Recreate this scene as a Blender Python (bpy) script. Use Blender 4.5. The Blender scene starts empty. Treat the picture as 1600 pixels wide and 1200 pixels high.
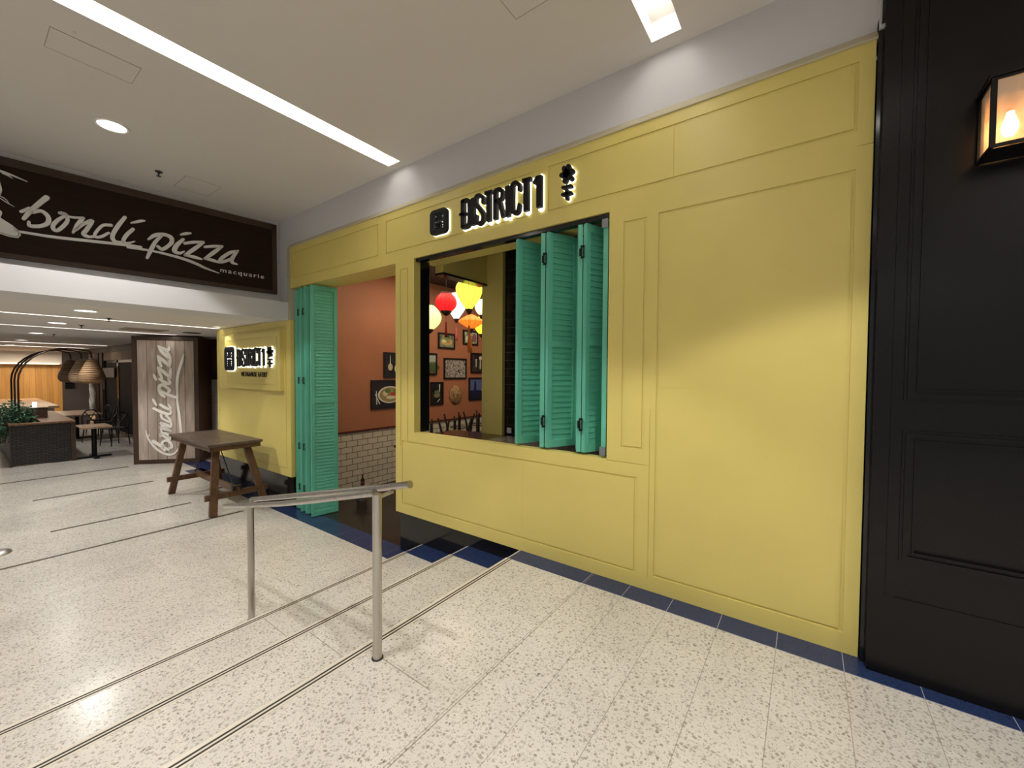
import bpy, bmesh, math, random
import numpy as np
from mathutils import Vector, Matrix

# ------------------------------------------------------------------ camera, world, exposure
SC = bpy.context.scene
COL = SC.collection
random.seed(7)
FPX = 636.29; YAW, PITCH, ROLL, CH = -0.627017, -0.028417, 0.0062048, 1.55

def cam_axes():
    cy, sy, cp, sp = math.cos(YAW), math.sin(YAW), math.cos(PITCH), math.sin(PITCH)
    f = Vector((sy*cp, cy*cp, sp)); r = Vector((cy, -sy, 0)); u = r.cross(f)
    cr, sr = math.cos(ROLL), math.sin(ROLL)
    return r*cr+u*sr, u*cr-r*sr, f
AR, AU, AF = cam_axes()
cam_d = bpy.data.cameras.new('camera'); cam = bpy.data.objects.new('camera', cam_d); COL.objects.link(cam)
cam_d.sensor_fit = 'HORIZONTAL'; cam_d.sensor_width = 36; cam_d.lens = FPX/1600*36
cam_d.clip_start = 0.05; cam_d.clip_end = 200
mw = Matrix(((AR.x, AU.x, -AF.x, 0), (AR.y, AU.y, -AF.y, 0), (AR.z, AU.z, -AF.z, CH), (0, 0, 0, 1)))
cam.matrix_world = mw
SC.camera = cam

w = bpy.data.worlds.new('world'); SC.world = w; w.use_nodes = True
w.node_tree.nodes['Background'].inputs[0].default_value = (1.0, 0.99, 1.0, 1)
w.node_tree.nodes['Background'].inputs[1].default_value = 0.24
vs = SC.view_settings
vs.view_transform = 'Standard'; vs.look = 'None'; vs.gamma = 1; vs.use_curve_mapping = False
vs.exposure = 0.36

def lin(c):
    c = c/255
    return c/12.92 if c <= 0.04045 else ((c+0.055)/1.055)**2.4
def rgb(r, g, b): return (lin(r), lin(g), lin(b), 1)

def lamp(name, kind, loc, energy, color=(1, .93, .84), rot=(0, 0, 0), **k):
    d = bpy.data.lights.new(name, kind); d.energy = energy; d.color = color
    for a, b in k.items(): setattr(d, a, b)
    o = bpy.data.objects.new(name, d); o.location = loc; o.rotation_euler = rot
    COL.objects.link(o); return o

D = 2.888          # plane of the yellow shop front
CZ = 3.767         # main ceiling
LZ = 2.30          # low ceiling on the left
FL = -0.45         # lower floor
DW = (1, .985, .97); WM = (1, .80, .56)
# ceiling downlights of the hall (their fixtures are built below)
SPOTS = [(-5.155, .906, CZ, 130), (-2.1, .7, CZ, 130), (.5, .9, CZ, 170), (3.0, .9, CZ, 100), (-5.1, -2.2, CZ, 110), (-2.1, -2.2, CZ, 110), (.9, -2.2, CZ, 110), (3.9, -2.2, CZ, 100),
         (-7.40, 1.02, LZ, 84), (-9.71, 1.02, LZ, 130), (-12.79, 1.055, LZ, 84), (-16.17, 1.087, LZ, 64), (-19.6, 1.09, LZ, 64), (-8.15, 2.68, LZ, 8)]
for i, (x, y, z, e) in enumerate(SPOTS):
    lamp('downlight_beam', 'SPOT', (x, y, z-.03), e, DW, spot_size=math.radians(101 if z > 3 else 130), spot_blend=.16 if z > 3 else .35, shadow_soft_size=.07)
# warm area fills added to brighten the interiors, no fixtures of their own
lamp('interior_fill', 'AREA', (-4.2, 6.0, 3.25), 52, WM, shape='RECTANGLE', size=2.2, size_y=3.5)
lamp('doorway_fill', 'AREA', (-4.9, 4.3, 3.25), 10, WM, shape='RECTANGLE', size=1.0, size_y=.8)  # added fill that lifts the tiled wall seen through the doorway
lamp('cafe_wall_fill', 'AREA', (-24.3, 1.9, 2.2), 70, WM, shape='RECTANGLE', size=.8, size_y=2.0)  # added fill that brightens the golden timber wall

# ------------------------------------------------------------------ pixel -> plane helpers (for tracing shapes on true planes)
CP = Vector((0, 0, CH))
def ray(x, y): return AR*((x-800)/FPX) - AU*((y-600)/FPX) + AF
def PY(x, y, Y=D): d = ray(x, y); return CP+d*(Y/d.y)
def PX(x, y, X=-6.1): d = ray(x, y); return CP+d*(X/d.x)
def PZ(x, y, Z=FL): d = ray(x, y); return CP+d*((Z-CH)/d.z)
def PP(x, y, o, n): d = ray(x, y); return CP+d*((o-CP).dot(n)/d.dot(n))

# ------------------------------------------------------------------ materials
MATS = {}
def mat(name, col, rough=.5, metal=0., emit=None, es=0., spec=.5, noise=None, bump=None, trans=0., coat=0.):
    if name in MATS: return MATS[name]
    m = bpy.data.materials.new(name); m.use_nodes = True
    nt = m.node_tree; b = nt.nodes['Principled BSDF']
    b.inputs['Base Color'].default_value = col; b.inputs['Roughness'].default_value = rough
    b.inputs['Metallic'].default_value = metal; b.inputs['Specular IOR Level'].default_value = spec
    b.inputs['Coat Weight'].default_value = coat
    if trans: b.inputs['Transmission Weight'].default_value = trans
    if emit:
        b.inputs['Emission Color'].default_value = emit; b.inputs['Emission Strength'].default_value = es
    tc = nt.nodes.new('ShaderNodeTexCoord')
    if noise:                       # (scale vector, amount, detail)
        mp = nt.nodes.new('ShaderNodeMapping'); mp.inputs['Scale'].default_value = noise[0]
        nz = nt.nodes.new('ShaderNodeTexNoise'); nz.inputs['Scale'].default_value = 1; nz.inputs['Detail'].default_value = noise[2]
        mr = nt.nodes.new('ShaderNodeMapRange'); mr.inputs[1].default_value = .3; mr.inputs[2].default_value = .7
        mr.inputs[3].default_value = 1-noise[1]; mr.inputs[4].default_value = 1+noise[1]
        mx = nt.nodes.new('ShaderNodeVectorMath'); mx.operation = 'SCALE'
        mx.inputs[0].default_value = col[:3]
        L = nt.links.new
        L(tc.outputs['Object'], mp.inputs[0]); L(mp.outputs[0], nz.inputs['Vector']); L(nz.outputs[0], mr.inputs[0])
        L(mr.outputs[0], mx.inputs['Scale']); L(mx.outputs[0], b.inputs['Base Color'])
    if bump:                        # (scale, strength)
        nz2 = nt.nodes.new('ShaderNodeTexNoise'); nz2.inputs['Scale'].default_value = bump[0]; nz2.inputs['Detail'].default_value = 4
        bp = nt.nodes.new('ShaderNodeBump'); bp.inputs['Strength'].default_value = bump[1]; bp.inputs['Distance'].default_value = .004
        nt.links.new(tc.outputs['Object'], nz2.inputs['Vector']); nt.links.new(nz2.outputs[0], bp.inputs['Height']); nt.links.new(bp.outputs[0], b.inputs['Normal'])
    MATS[name] = m
    return m

def N(nt, t, **k):
    n = nt.nodes.new(t)
    for a, v in k.items(): setattr(n, a, v)
    return n
def mth(nt, op, a, b=None, c=None):
    n = nt.nodes.new('ShaderNodeMath'); n.operation = op
    for i, v in enumerate((a, b, c)):
        if v is None: continue
        if isinstance(v, (int, float)): n.inputs[i].default_value = v
        else: nt.links.new(v, n.inputs[i])
    return n.outputs[0]
def mixc(nt, f, a, b, op='MIX'):
    n = nt.nodes.new('ShaderNodeMix'); n.data_type = 'RGBA'; n.blend_type = op
    for i, v in ((0, f), (6, a), (7, b)):
        if isinstance(v, (int, float)): n.inputs[i].default_value = v
        elif isinstance(v, tuple): n.inputs[i].default_value = v
        else: nt.links.new(v, n.inputs[i])
    return n.outputs[2]

def terrazzo(name, base, chipA, chipB, rough, sc=50, joints=True, dirt=True, thr=.30):
    m = bpy.data.materials.new(name); m.use_nodes = True; nt = m.node_tree; L = nt.links.new
    b = nt.nodes['Principled BSDF']
    tc = N(nt, 'ShaderNodeTexCoord'); P = tc.outputs['Object']
    wn = N(nt, 'ShaderNodeTexNoise'); wn.inputs['Scale'].default_value = sc*1.3; wn.inputs['Detail'].default_value = 2; L(P, wn.inputs['Vector'])
    dist = N(nt, 'ShaderNodeVectorMath', operation='SCALE'); dist.inputs['Scale'].default_value = .016; L(wn.outputs['Color'], dist.inputs[0])
    ad = N(nt, 'ShaderNodeVectorMath', operation='ADD'); L(P, ad.inputs[0]); L(dist.outputs[0], ad.inputs[1])
    col = base
    out = None
    for k, (s, t, cc, pr) in enumerate(((sc, thr, chipB, .80), (sc*2.1, thr*.95, chipB, .75), (sc*1.15, thr*.8, chipA, .20), (sc*.5, thr*.55, chipA, .10))):
        v = N(nt, 'ShaderNodeTexVoronoi'); v.inputs['Scale'].default_value = s; L(ad.outputs[0], v.inputs['Vector'])
        inside = mth(nt, 'LESS_THAN', v.outputs['Distance'], t)
        sepc = N(nt, 'ShaderNodeSeparateColor'); L(v.outputs['Color'], sepc.inputs[0])
        sel = mth(nt, 'LESS_THAN', sepc.outputs[0], pr)
        f = mth(nt, 'MULTIPLY', mth(nt, 'MULTIPLY', inside, sel), mth(nt, 'MULTIPLY_ADD', sepc.outputs[1], .6, .15))
        col = mixc(nt, f, col, cc)
    sp = N(nt, 'ShaderNodeSeparateXYZ'); L(P, sp.inputs[0])
    if joints:
        jx = mth(nt, 'FRACT', mth(nt, 'MULTIPLY', mth(nt, 'SUBTRACT', sp.outputs[0], .188), 1/.3))
        jy = mth(nt, 'FRACT', mth(nt, 'MULTIPLY', mth(nt, 'SUBTRACT', sp.outputs[1], 2.705), 1/.3))
        zone = mth(nt, 'MAXIMUM', mth(nt, 'GREATER_THAN', sp.outputs[0], -1.32), mth(nt, 'MULTIPLY', mth(nt, 'LESS_THAN', sp.outputs[0], -3.3), .35))
        lx = mth(nt, 'LESS_THAN', jx, .012); ly = mth(nt, 'LESS_THAN', jy, .006)
        ly = mth(nt, 'MULTIPLY', ly, .7)
        col = mixc(nt, mth(nt, 'MULTIPLY', mth(nt, 'MULTIPLY', mth(nt, 'MAXIMUM', lx, ly), .6), zone), col, rgb(120, 112, 100) if base[0] > .3 else rgb(190, 190, 195))
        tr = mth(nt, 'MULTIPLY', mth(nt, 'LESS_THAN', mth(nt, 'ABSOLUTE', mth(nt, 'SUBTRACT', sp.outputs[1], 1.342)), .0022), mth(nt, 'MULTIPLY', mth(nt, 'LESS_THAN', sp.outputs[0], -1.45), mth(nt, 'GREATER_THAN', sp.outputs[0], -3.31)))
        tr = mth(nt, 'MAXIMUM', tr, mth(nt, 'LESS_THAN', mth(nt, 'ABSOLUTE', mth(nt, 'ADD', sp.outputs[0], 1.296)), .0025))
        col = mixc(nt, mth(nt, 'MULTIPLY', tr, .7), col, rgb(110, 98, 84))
        # per tile tone
        fl = N(nt, 'ShaderNodeCombineXYZ')
        L(mth(nt, 'FLOOR', mth(nt, 'MULTIPLY', mth(nt, 'SUBTRACT', sp.outputs[0], .188), 1/.3)), fl.inputs[0])
        L(mth(nt, 'FLOOR', mth(nt, 'MULTIPLY', mth(nt, 'SUBTRACT', sp.outputs[1], 2.705), 1/.3)), fl.inputs[1])
        wh = N(nt, 'ShaderNodeTexWhiteNoise'); L(fl.outputs[0], wh.inputs[0])
        tone = mth(nt, 'MULTIPLY_ADD', wh.outputs[0], .07, .965)
        sc_ = N(nt, 'ShaderNodeVectorMath', operation='SCALE'); L(col, sc_.inputs[0]); L(tone, sc_.inputs['Scale']); col = sc_.outputs[0]
    if dirt:
        dn = N(nt, 'ShaderNodeTexNoise'); dn.inputs['Scale'].default_value = 1.1; dn.inputs['Detail'].default_value = 5; dn.inputs['Roughness'].default_value = .6
        mp = N(nt, 'ShaderNodeMapping'); mp.inputs['Scale'].default_value = (1.6, .7, 1); L(P, mp.inputs[0]); L(mp.outputs[0], dn.inputs['Vector'])
        mr = N(nt, 'ShaderNodeMapRange'); L(dn.outputs[0], mr.inputs[0]); mr.inputs[1].default_value = .35; mr.inputs[2].default_value = .65; mr.inputs[3].default_value = .90; mr.inputs[4].default_value = 1.05
        s2 = N(nt, 'ShaderNodeVectorMath', operation='SCALE'); L(col, s2.inputs[0]); L(mr.outputs[0], s2.inputs['Scale']); col = s2.outputs[0]
        rr = N(nt, 'ShaderNodeMapRange'); L(dn.outputs[0], rr.inputs[0]); rr.inputs[3].default_value = rough*1.25; rr.inputs[4].default_value = rough*.8
        L(rr.outputs[0], b.inputs['Roughness'])
    else: b.inputs['Roughness'].default_value = rough
    L(col, b.inputs['Base Color'])
    return m

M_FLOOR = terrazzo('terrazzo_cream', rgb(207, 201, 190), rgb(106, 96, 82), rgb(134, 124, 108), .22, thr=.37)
M_BLUE = terrazzo('terrazzo_blue', rgb(38, 52, 88), rgb(14, 20, 38), rgb(22, 30, 56), .25, sc=70, dirt=False)
M_YEL = mat('yellow_paint', rgb(214, 196, 110), .42, noise=((2.5, 2.5, 2.5), .025, 3), bump=(60, .05))
M_YELB = mat('yellow_paint_board', rgb(214, 196, 110), .42)
M_WHITE = mat('white_wall_paint', rgb(205, 203, 203), .7, bump=(25, .12))
M_CEIL = mat('ceiling_paint', rgb(214, 208, 202), .8, bump=(8, .05))
M_BLACK = mat('black_gloss_tile', (.008, .008, .009, 1), .12)
M_BLKW = mat('black_satin_paint', rgb(9, 7, 6), .3, spec=.35, noise=((9, 9, .6), .12, 3), bump=(40, .12))
M_GREEN = mat('mint_paint', rgb(98, 182, 155), .4, noise=((6, 6, 2), .05, 3))
M_HINGE = mat('black_hinge', (.01, .01, .01, 1), .45, .6)
M_STEEL = mat('brushed_steel', rgb(192, 187, 180), .3, 1., noise=((40, 40, 3), .08, 3))
M_ZINC = mat('zinc_plate', rgb(150, 152, 156), .4, .9)
M_DKWOOD = mat('dark_sign_board', rgb(38, 21, 9), .6, spec=.2, noise=((1.5, 3, 28), .28, 5), bump=(30, .1))
M_DKFR = mat('dark_frame_wood', rgb(62, 42, 26), .45, noise=((8, 8, 1.5), .22, 4))
M_LETTER = mat('pale_letter_face', rgb(226, 224, 218), .4)
M_TABLE = mat('stained_table_wood', rgb(96, 66, 42), .42, noise=((3, 30, 12), .35, 5), bump=(40, .15))
M_TTOP = mat('worn_table_top', rgb(92, 76, 66), .38, noise=((3, 22, 12), .3, 5), bump=(30, .15))
M_IRON = mat('iron_rod', rgb(60, 58, 56), .4, .8)
M_NOSE = mat('nosing_dark_insert', rgb(40, 34, 28), .6)
M_NOSEL = mat('nosing_metal', rgb(212, 203, 186), .35, .1)
M_BRONZE = mat('bronze_strip', rgb(66, 50, 38), .5, .3)
M_ORW = mat('terracotta_paint', rgb(174, 112, 80), .55, noise=((1.2, 1.2, 1.2), .10, 4))
M_RAIL = mat('oxblood_rail', rgb(88, 34, 20), .4)
M_DKFLOOR = mat('dark_polished_floor', rgb(40, 33, 28), .22, noise=((2, 2, 2), .35, 5))
M_DKCEIL = mat('interior_ceiling_paint', rgb(60, 44, 34), .8)
M_OPAL = mat('light_diffuser', (1, 1, 1, 1), .5, emit=(1, .97, .92, 1), es=9)
M_OPAL2 = mat('linear_light_diffuser', (1, 1, 1, 1), .5, emit=(1, .96, .9, 1), es=7)
M_RECESS = mat('white_recess', (.9, .88, .85, 1), .6)
M_HALO = mat('sign_back_acrylic', (1, 1, .95, 1), .5, emit=(1, 1, .92, 1), es=1.6)
M_SIGNBLK = mat('sign_black', (.007, .007, .008, 1), .6, spec=.25)
M_GREYP = mat('grey_gap', rgb(25, 25, 25), .8)

def planks(name, c1, c2, width, axis, grain=(2, 2, 20), rough=.6, gap=.04, knots=True):
    m = bpy.data.materials.new(name); m.use_nodes = True; nt = m.node_tree; L = nt.links.new
    b = nt.nodes['Principled BSDF']; b.inputs['Roughness'].default_value = rough
    tc = N(nt, 'ShaderNodeTexCoord'); sp = N(nt, 'ShaderNodeSeparateXYZ'); L(tc.outputs['Object'], sp.inputs[0])
    u = mth(nt, 'MULTIPLY', sp.outputs[axis], 1/width)
    fr = mth(nt, 'FRACT', u); fl = mth(nt, 'FLOOR', u)
    wh = N(nt, 'ShaderNodeTexWhiteNoise', noise_dimensions='1D'); L(fl, wh.inputs['W'])
    mp = N(nt, 'ShaderNodeMapping'); mp.inputs['Scale'].default_value = grain; L(tc.outputs['Object'], mp.inputs[0])
    off = N(nt, 'ShaderNodeVectorMath', operation='ADD'); L(mp.outputs[0], off.inputs[0]); cb = N(nt, 'ShaderNodeCombineXYZ'); L(mth(nt, 'MULTIPLY', wh.outputs[0], 37.), cb.inputs[2]); L(cb.outputs[0], off.inputs[1])
    nz = N(nt, 'ShaderNodeTexNoise'); nz.inputs['Scale'].default_value = 1; nz.inputs['Detail'].default_value = 6; L(off.outputs[0], nz.inputs['Vector'])
    f = mth(nt, 'ADD', mth(nt, 'MULTIPLY', nz.outputs[0], 1.1), mth(nt, 'MULTIPLY_ADD', wh.outputs[0], .5, -.3))
    col = mixc(nt, f, c1, c2)
    g = mth(nt, 'LESS_THAN', fr, gap)
    col = mixc(nt, mth(nt, 'MULTIPLY', g, .85), col, (.02, .015, .01, 1))
    L(col, b.inputs['Base Color'])
    return m
M_PLANK = planks('whitewashed_planks', rgb(178, 162, 148), rgb(112, 96, 84), .196, 0, (30, 30, 1.6), .65, .05)
M_TIMBER = planks('brown_timber_boards', rgb(110, 72, 44), rgb(66, 40, 24), .11, 0, (30, 30, 1.5), .5, .05)
M_OAKW = planks('golden_timber_wall', rgb(214, 168, 100), rgb(170, 122, 66), .16, 1, (20, 20, 1.2), .5, .03)
M_CAFTOP = mat('pale_cafe_tabletop', rgb(170, 140, 112), .35, noise=((4, 30, 10), .2, 4))
M_FASC = planks('weathered_fascia', rgb(150, 124, 96), rgb(98, 78, 58), .07, 0, (20, 20, 3), .6, .05)

def brick(name, c1, c2, mortar, w_, h_, axis='XZ', rough=.15, ms=.012, bumpd=.3):
    m = bpy.data.materials.new(name); m.use_nodes = True; nt = m.node_tree; L = nt.links.new
    b = nt.nodes['Principled BSDF']; b.inputs['Roughness'].default_value = rough
    tc = N(nt, 'ShaderNodeTexCoord'); sp = N(nt, 'ShaderNodeSeparateXYZ'); L(tc.outputs['Object'], sp.inputs[0])
    cb = N(nt, 'ShaderNodeCombineXYZ'); L(sp.outputs['XYZ'.index(axis[0])], cb.inputs[0]); L(sp.outputs['XYZ'.index(axis[1])], cb.inputs[1])
    br = N(nt, 'ShaderNodeTexBrick'); L(cb.outputs[0], br.inputs['Vector'])
    br.inputs['Color1'].default_value = c1; br.inputs['Color2'].default_value = c2; br.inputs['Mortar'].default_value = mortar
    br.inputs['Scale'].default_value = 1; br.inputs['Brick Width'].default_value = w_; br.inputs['Row Height'].default_value = h_; br.inputs['Mortar Size'].default_value = ms
    L(br.outputs['Color'], b.inputs['Base Color'])
    bp = N(nt, 'ShaderNodeBump'); bp.invert = True; bp.inputs['Strength'].default_value = bumpd; bp.inputs['Distance'].default_value = .004; L(br.outputs['Fac'], bp.inputs['Height']); L(bp.outputs[0], b.inputs['Normal'])
    return m
M_SUBWAY = brick('white_subway_tile', rgb(214, 204, 186), rgb(204, 194, 176), rgb(96, 80, 64), .2, .1, 'YZ', ms=.005)
M_BLKTILE = brick('black_subway_tile', (.004, .004, .005, 1), (.006, .006, .007, 1), (.03, .03, .03, 1), .2, .1, 'XZ', ms=.004)
M_TWHITE = brick('white_stack_tile', rgb(205, 200, 192), rgb(196, 190, 182), rgb(150, 145, 138), .3, .08, 'XZ', .3, ms=.004)
M_WICKER = brick('dark_wicker', rgb(44, 38, 36), rgb(62, 54, 50), rgb(8, 7, 7), 0.11, .036, 'YZ', .5, ms=.008, bumpd=1)

# ------------------------------------------------------------------ mesh helpers
class MB:
    def __init__(s): s.v = []; s.f = []; s.mi = []; s.sm = []; s.m = 0
    def add(s, vs, fs, smooth=False):
        b = len(s.v); s.v += [tuple(v) for v in vs]; s.f += [tuple(b+i for i in f) for f in fs]; s.mi += [s.m]*len(fs); s.sm += [smooth]*len(fs)
        return s
    def box(s, x0, y0, z0, x1, y1, z1):
        x0, x1 = sorted((x0, x1)); y0, y1 = sorted((y0, y1)); z0, z1 = sorted((z0, z1))
        return s.add([(x0,y0,z0),(x1,y0,z0),(x1,y1,z0),(x0,y1,z0),(x0,y0,z1),(x1,y0,z1),(x1,y1,z1),(x0,y1,z1)],
              [(0,3,2,1),(4,5,6,7),(0,1,5,4),(1,2,6,5),(2,3,7,6),(3,0,4,7)])
    def bbox(s, x0, y0, z0, x1, y1, z1, b=.004):
        """box with bevelled edges"""
        bm = bmesh.new(); bmesh.ops.create_cube(bm, size=1)
        for v in bm.verts: v.co = Vector(((x0+x1)/2+v.co.x*(x1-x0), (y0+y1)/2+v.co.y*(y1-y0), (z0+z1)/2+v.co.z*(z1-z0)))
        bmesh.ops.bevel(bm, geom=bm.edges[:], offset=b, segments=2, affect='EDGES', profile=.6)
        return s.bm(bm)
    def bm(s, bm, M=None, smooth=False):
        bm.verts.index_update()
        s.add([(M @ v.co if M else v.co)[:] for v in bm.verts], [[v.index for v in f.verts] for f in bm.faces], smooth); bm.free(); return s
    def beam(s, a, b, w_, h_, up=(0, 0, 1), bev=.003):
        """rectangular bar from a to b, section w_ (side) x h_ (along up)"""
        a, b = Vector(a), Vector(b); d = (b-a); ln = d.length; d.normalize(); up = Vector(up)
        side = d.cross(up).normalized(); u = side.cross(d).normalized()
        bm = bmesh.new(); bmesh.ops.create_cube(bm, size=1)
        for v in bm.verts: v.co = (a+b)/2 + d*(v.co.x*ln) + side*(v.co.y*w_) + u*(v.co.z*h_)
        if bev: bmesh.ops.bevel(bm, geom=bm.edges[:], offset=bev, segments=1, affect='EDGES')
        return s.bm(bm)
    def tube(s, pts, r, n=12, cap=True):
        pts = [Vector(p) for p in pts]; rr = r if isinstance(r, (list, tuple)) else [r]*len(pts)
        vs, fs = [], []; prev = None
        for i, p in enumerate(pts):
            t = (pts[min(i+1, len(pts)-1)]-pts[max(i-1, 0)]).normalized()
            if prev is None:
                a = Vector((0, 0, 1)) if abs(t.z) < .9 else Vector((1, 0, 0)); x = t.cross(a).normalized()
            else: x = (prev-t*prev.dot(t)).normalized()
            prev = x; y = t.cross(x)
            vs += [p+x*(rr[i]*math.cos(2*math.pi*k/n))+y*(rr[i]*math.sin(2*math.pi*k/n)) for k in range(n)]
        for i in range(len(pts)-1):
            for k in range(n): fs.append((i*n+k, i*n+(k+1) % n, (i+1)*n+(k+1) % n, (i+1)*n+k))
        s.add(vs, fs, True)
        if cap:
            b = len(pts)-1
            s.add([vs[k] for k in range(n)], [tuple(range(n))[::-1]]); s.add([vs[b*n+k] for k in range(n)], [tuple(range(n))])
        return s
    def lathe(s, prof, c=(0, 0, 0), n=24, smooth=True, a0=0, a1=2*math.pi):
        """prof: (r, z) list"""
        full = abs(a1-a0-2*math.pi) < 1e-6; m = n if full else n+1
        vs = [(c[0]+r*math.cos(a0+(a1-a0)*k/n), c[1]+r*math.sin(a0+(a1-a0)*k/n), c[2]+z) for r, z in prof for k in range(m)]
        fs = []
        for i in range(len(prof)-1):
            for k in range(n):
                k2 = (k+1) % m if full else k+1
                fs.append((i*m+k, i*m+k2, (i+1)*m+k2, (i+1)*m+k))
        return s.add(vs, fs, smooth)
    def poly(s, pts, f, n0, n1):
        """extrude 2D polygon pts (u,v) between depths n0,n1 through map f(u,v,n)"""
        k = len(pts); vs = [f(u, v, n0) for u, v in pts]+[f(u, v, n1) for u, v in pts]
        return s.add(vs, [tuple(range(k)), tuple(range(2*k-1, k-1, -1))]+[(i, i+k, (i+1) % k+k, (i+1) % k) for i in range(k)])
    def obj(s, name, mats, parent=None):
        me = bpy.data.meshes.new(name); me.from_pydata(s.v, [], s.f)
        if not isinstance(mats, (list, tuple)): mats = [mats]
        for m in mats: me.materials.append(m)
        me.polygons.foreach_set('material_index', s.mi); me.polygons.foreach_set('use_smooth', s.sm)
        bm = bmesh.new(); bm.from_mesh(me); bmesh.ops.recalc_face_normals(bm, faces=bm.faces[:]); bm.to_mesh(me); bm.free()
        me.update()
        o = bpy.data.objects.new(name, me); COL.objects.link(o)
        if parent:
            o.parent = parent; o.matrix_parent_inverse = root_mat(parent).inverted()
        return o
def root_mat(o):
    m = Matrix.LocRotScale(o.location, o.rotation_euler, o.scale)
    return root_mat(o.parent) @ o.matrix_parent_inverse @ m if o.parent else m
def struct(name, mb, m): o = mb.obj(name, m); o['kind'] = 'structure'; return o
def thing(name, label, cat, loc=(0, 0, 0), group=None, rz=0):
    o = bpy.data.objects.new(name, None); o.empty_display_size = .05; o.location = loc; o.rotation_euler = (0, 0, rz); COL.objects.link(o)
    return tag(o, label, cat, group)
def tag(o, label, cat, group=None):
    o['label'] = label; o['category'] = cat
    if group: o['group'] = group
    return o
def dup(root, loc=None, rz=None, label=None):
    r = root.copy(); COL.objects.link(r)
    if loc is not None: r.location = loc
    if rz is not None: r.rotation_euler = (0, 0, rz)
    if label: r['label'] = label
    for ch in list(root.children):
        c = ch.copy(); COL.objects.link(c); c.parent = r
        for g in ch.children:
            d = g.copy(); COL.objects.link(d); d.parent = c
    return r

def relief(f, W, H, regs, depth_side=.06, back=True):
    """Slab face built on a grid: f(u,v,n) maps to world (n = out of wall). regs: (u0,v0,u1,v1,depth or None for a hole), later wins."""
    us = sorted(set([0, W]+[max(0, min(W, r[i])) for r in regs for i in (0, 2)])); vs_ = sorted(set([0, H]+[max(0, min(H, r[i])) for r in regs for i in (1, 3)]))
    def dedupe(a):
        o = [a[0]]
        for x in a[1:]:
            if x-o[-1] > 1e-5: o.append(x)
        return o
    us, vs_ = dedupe(us), dedupe(vs_)
    nu, nv = len(us)-1, len(vs_)-1
    g = [[0.]*nv for _ in range(nu)]
    for i in range(nu):
        for j in range(nv):
            cu, cv = (us[i]+us[i+1])/2, (vs_[j]+vs_[j+1])/2
            for r in regs:
                if r[0] < cu < r[2] and r[1] < cv < r[3]: g[i][j] = r[4]
    mb = MB()
    for i in range(nu):
        for j in range(nv):
            d = g[i][j]
            if d is None: continue
            a, b, c, e = us[i], us[i+1], vs_[j], vs_[j+1]
            mb.add([f(a, c, -d), f(b, c, -d), f(b, e, -d), f(a, e, -d)], [(0, 1, 2, 3)])
            for (ii, jj, p, q) in ((i-1, j, (a, c), (a, e)), (i+1, j, (b, c), (b, e)), (i, j-1, (a, c), (b, c)), (i, j+1, (a, e), (b, e))):
                nd = g[ii][jj] if 0 <= ii < nu and 0 <= jj < nv else None
                if nd is None: nd = depth_side
                if nd > d+1e-7:
                    mb.add([f(*p, -d), f(*q, -d), f(*q, -nd), f(*p, -nd)], [(0, 1, 2, 3)])
    return mb
def groove(u0, v0, u1, v1, w_=.016, d=.007, inner=0.): return [(u0, v0, u1, v1, d), (u0+w_, v0+w_, u1-w_, v1-w_, inner)]

def smooth_pts(P, k=6):
    if len(P) < 3: return [np.array(p, float) for p in P]
    P = [np.array(p, float) for p in P]; Q = [2*P[0]-P[1]]+P+[2*P[-1]-P[-2]]; out = []
    for i in range(1, len(Q)-2):
        a, b, c, d = Q[i-1:i+3]
        for t in np.arange(0, 1, 1/k): out.append(.5*((2*b)+(-a+c)*t+(2*a-5*b+4*c-d)*t*t+(-a+3*b-3*c+d)*t**3))
    out.append(P[-1]); return out
def stroke(mb, P, f, n0, n1, smooth=True, grow=0., cap=True):
    """brush stroke: P = (u, v, width); extruded from n0 to n1"""
    P = smooth_pts(P) if smooth else [np.array(p, float) for p in P]
    k = len(P); Lf, Rt = [], []
    for i in range(k):
        t = (P[min(i+1, k-1)]-P[max(i-1, 0)])[:2]; t = t/(np.linalg.norm(t)+1e-12); nn = np.array((-t[1], t[0])); h = P[i][2]/2+grow
        Lf.append(P[i][:2]+nn*h); Rt.append(P[i][:2]-nn*h)
    def capf(i, sgn):
        t = (P[1]-P[0])[:2] if i == 0 else (P[-1]-P[-2])[:2]; t = t/(np.linalg.norm(t)+1e-12)*sgn; nn = np.array((-t[1], t[0])); h = P[i][2]/2+grow
        return [P[i][:2]+h*(math.cos(a)*t+math.sin(a)*nn) for a in np.linspace(-math.pi/2, math.pi/2, 7)]
    # quad strips (front, back, sides)
    for i in range(k-1):
        q = [Rt[i], Rt[i+1], Lf[i+1], Lf[i]]
        mb.poly(q, f, n0, n1)
    if cap:
        mb.poly([*capf(0, -1)], f, n0, n1); mb.poly([*capf(k-1, 1)], f, n0, n1)

# ------------------------------------------------------------------ FLOOR, STEPS
NX = [-2.0, -2.655, -3.31]           # riser positions
mb = MB()
X1, Y0 = 6.0, -7.0
YF = D+.5
mb.box(NX[0], Y0, -.6, X1, YF, 0)
mb.box(NX[1], Y0, -.7, NX[0], YF, -.15)
mb.box(NX[2], Y0, -.8, NX[1], YF, -.30)
mb.box(-30, Y0, -.9, NX[2], D+.02, FL)
mb.box(-30, D+.02, -.9, -6.12, 8.5, FL)
struct('floor', mb, M_FLOOR)
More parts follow.
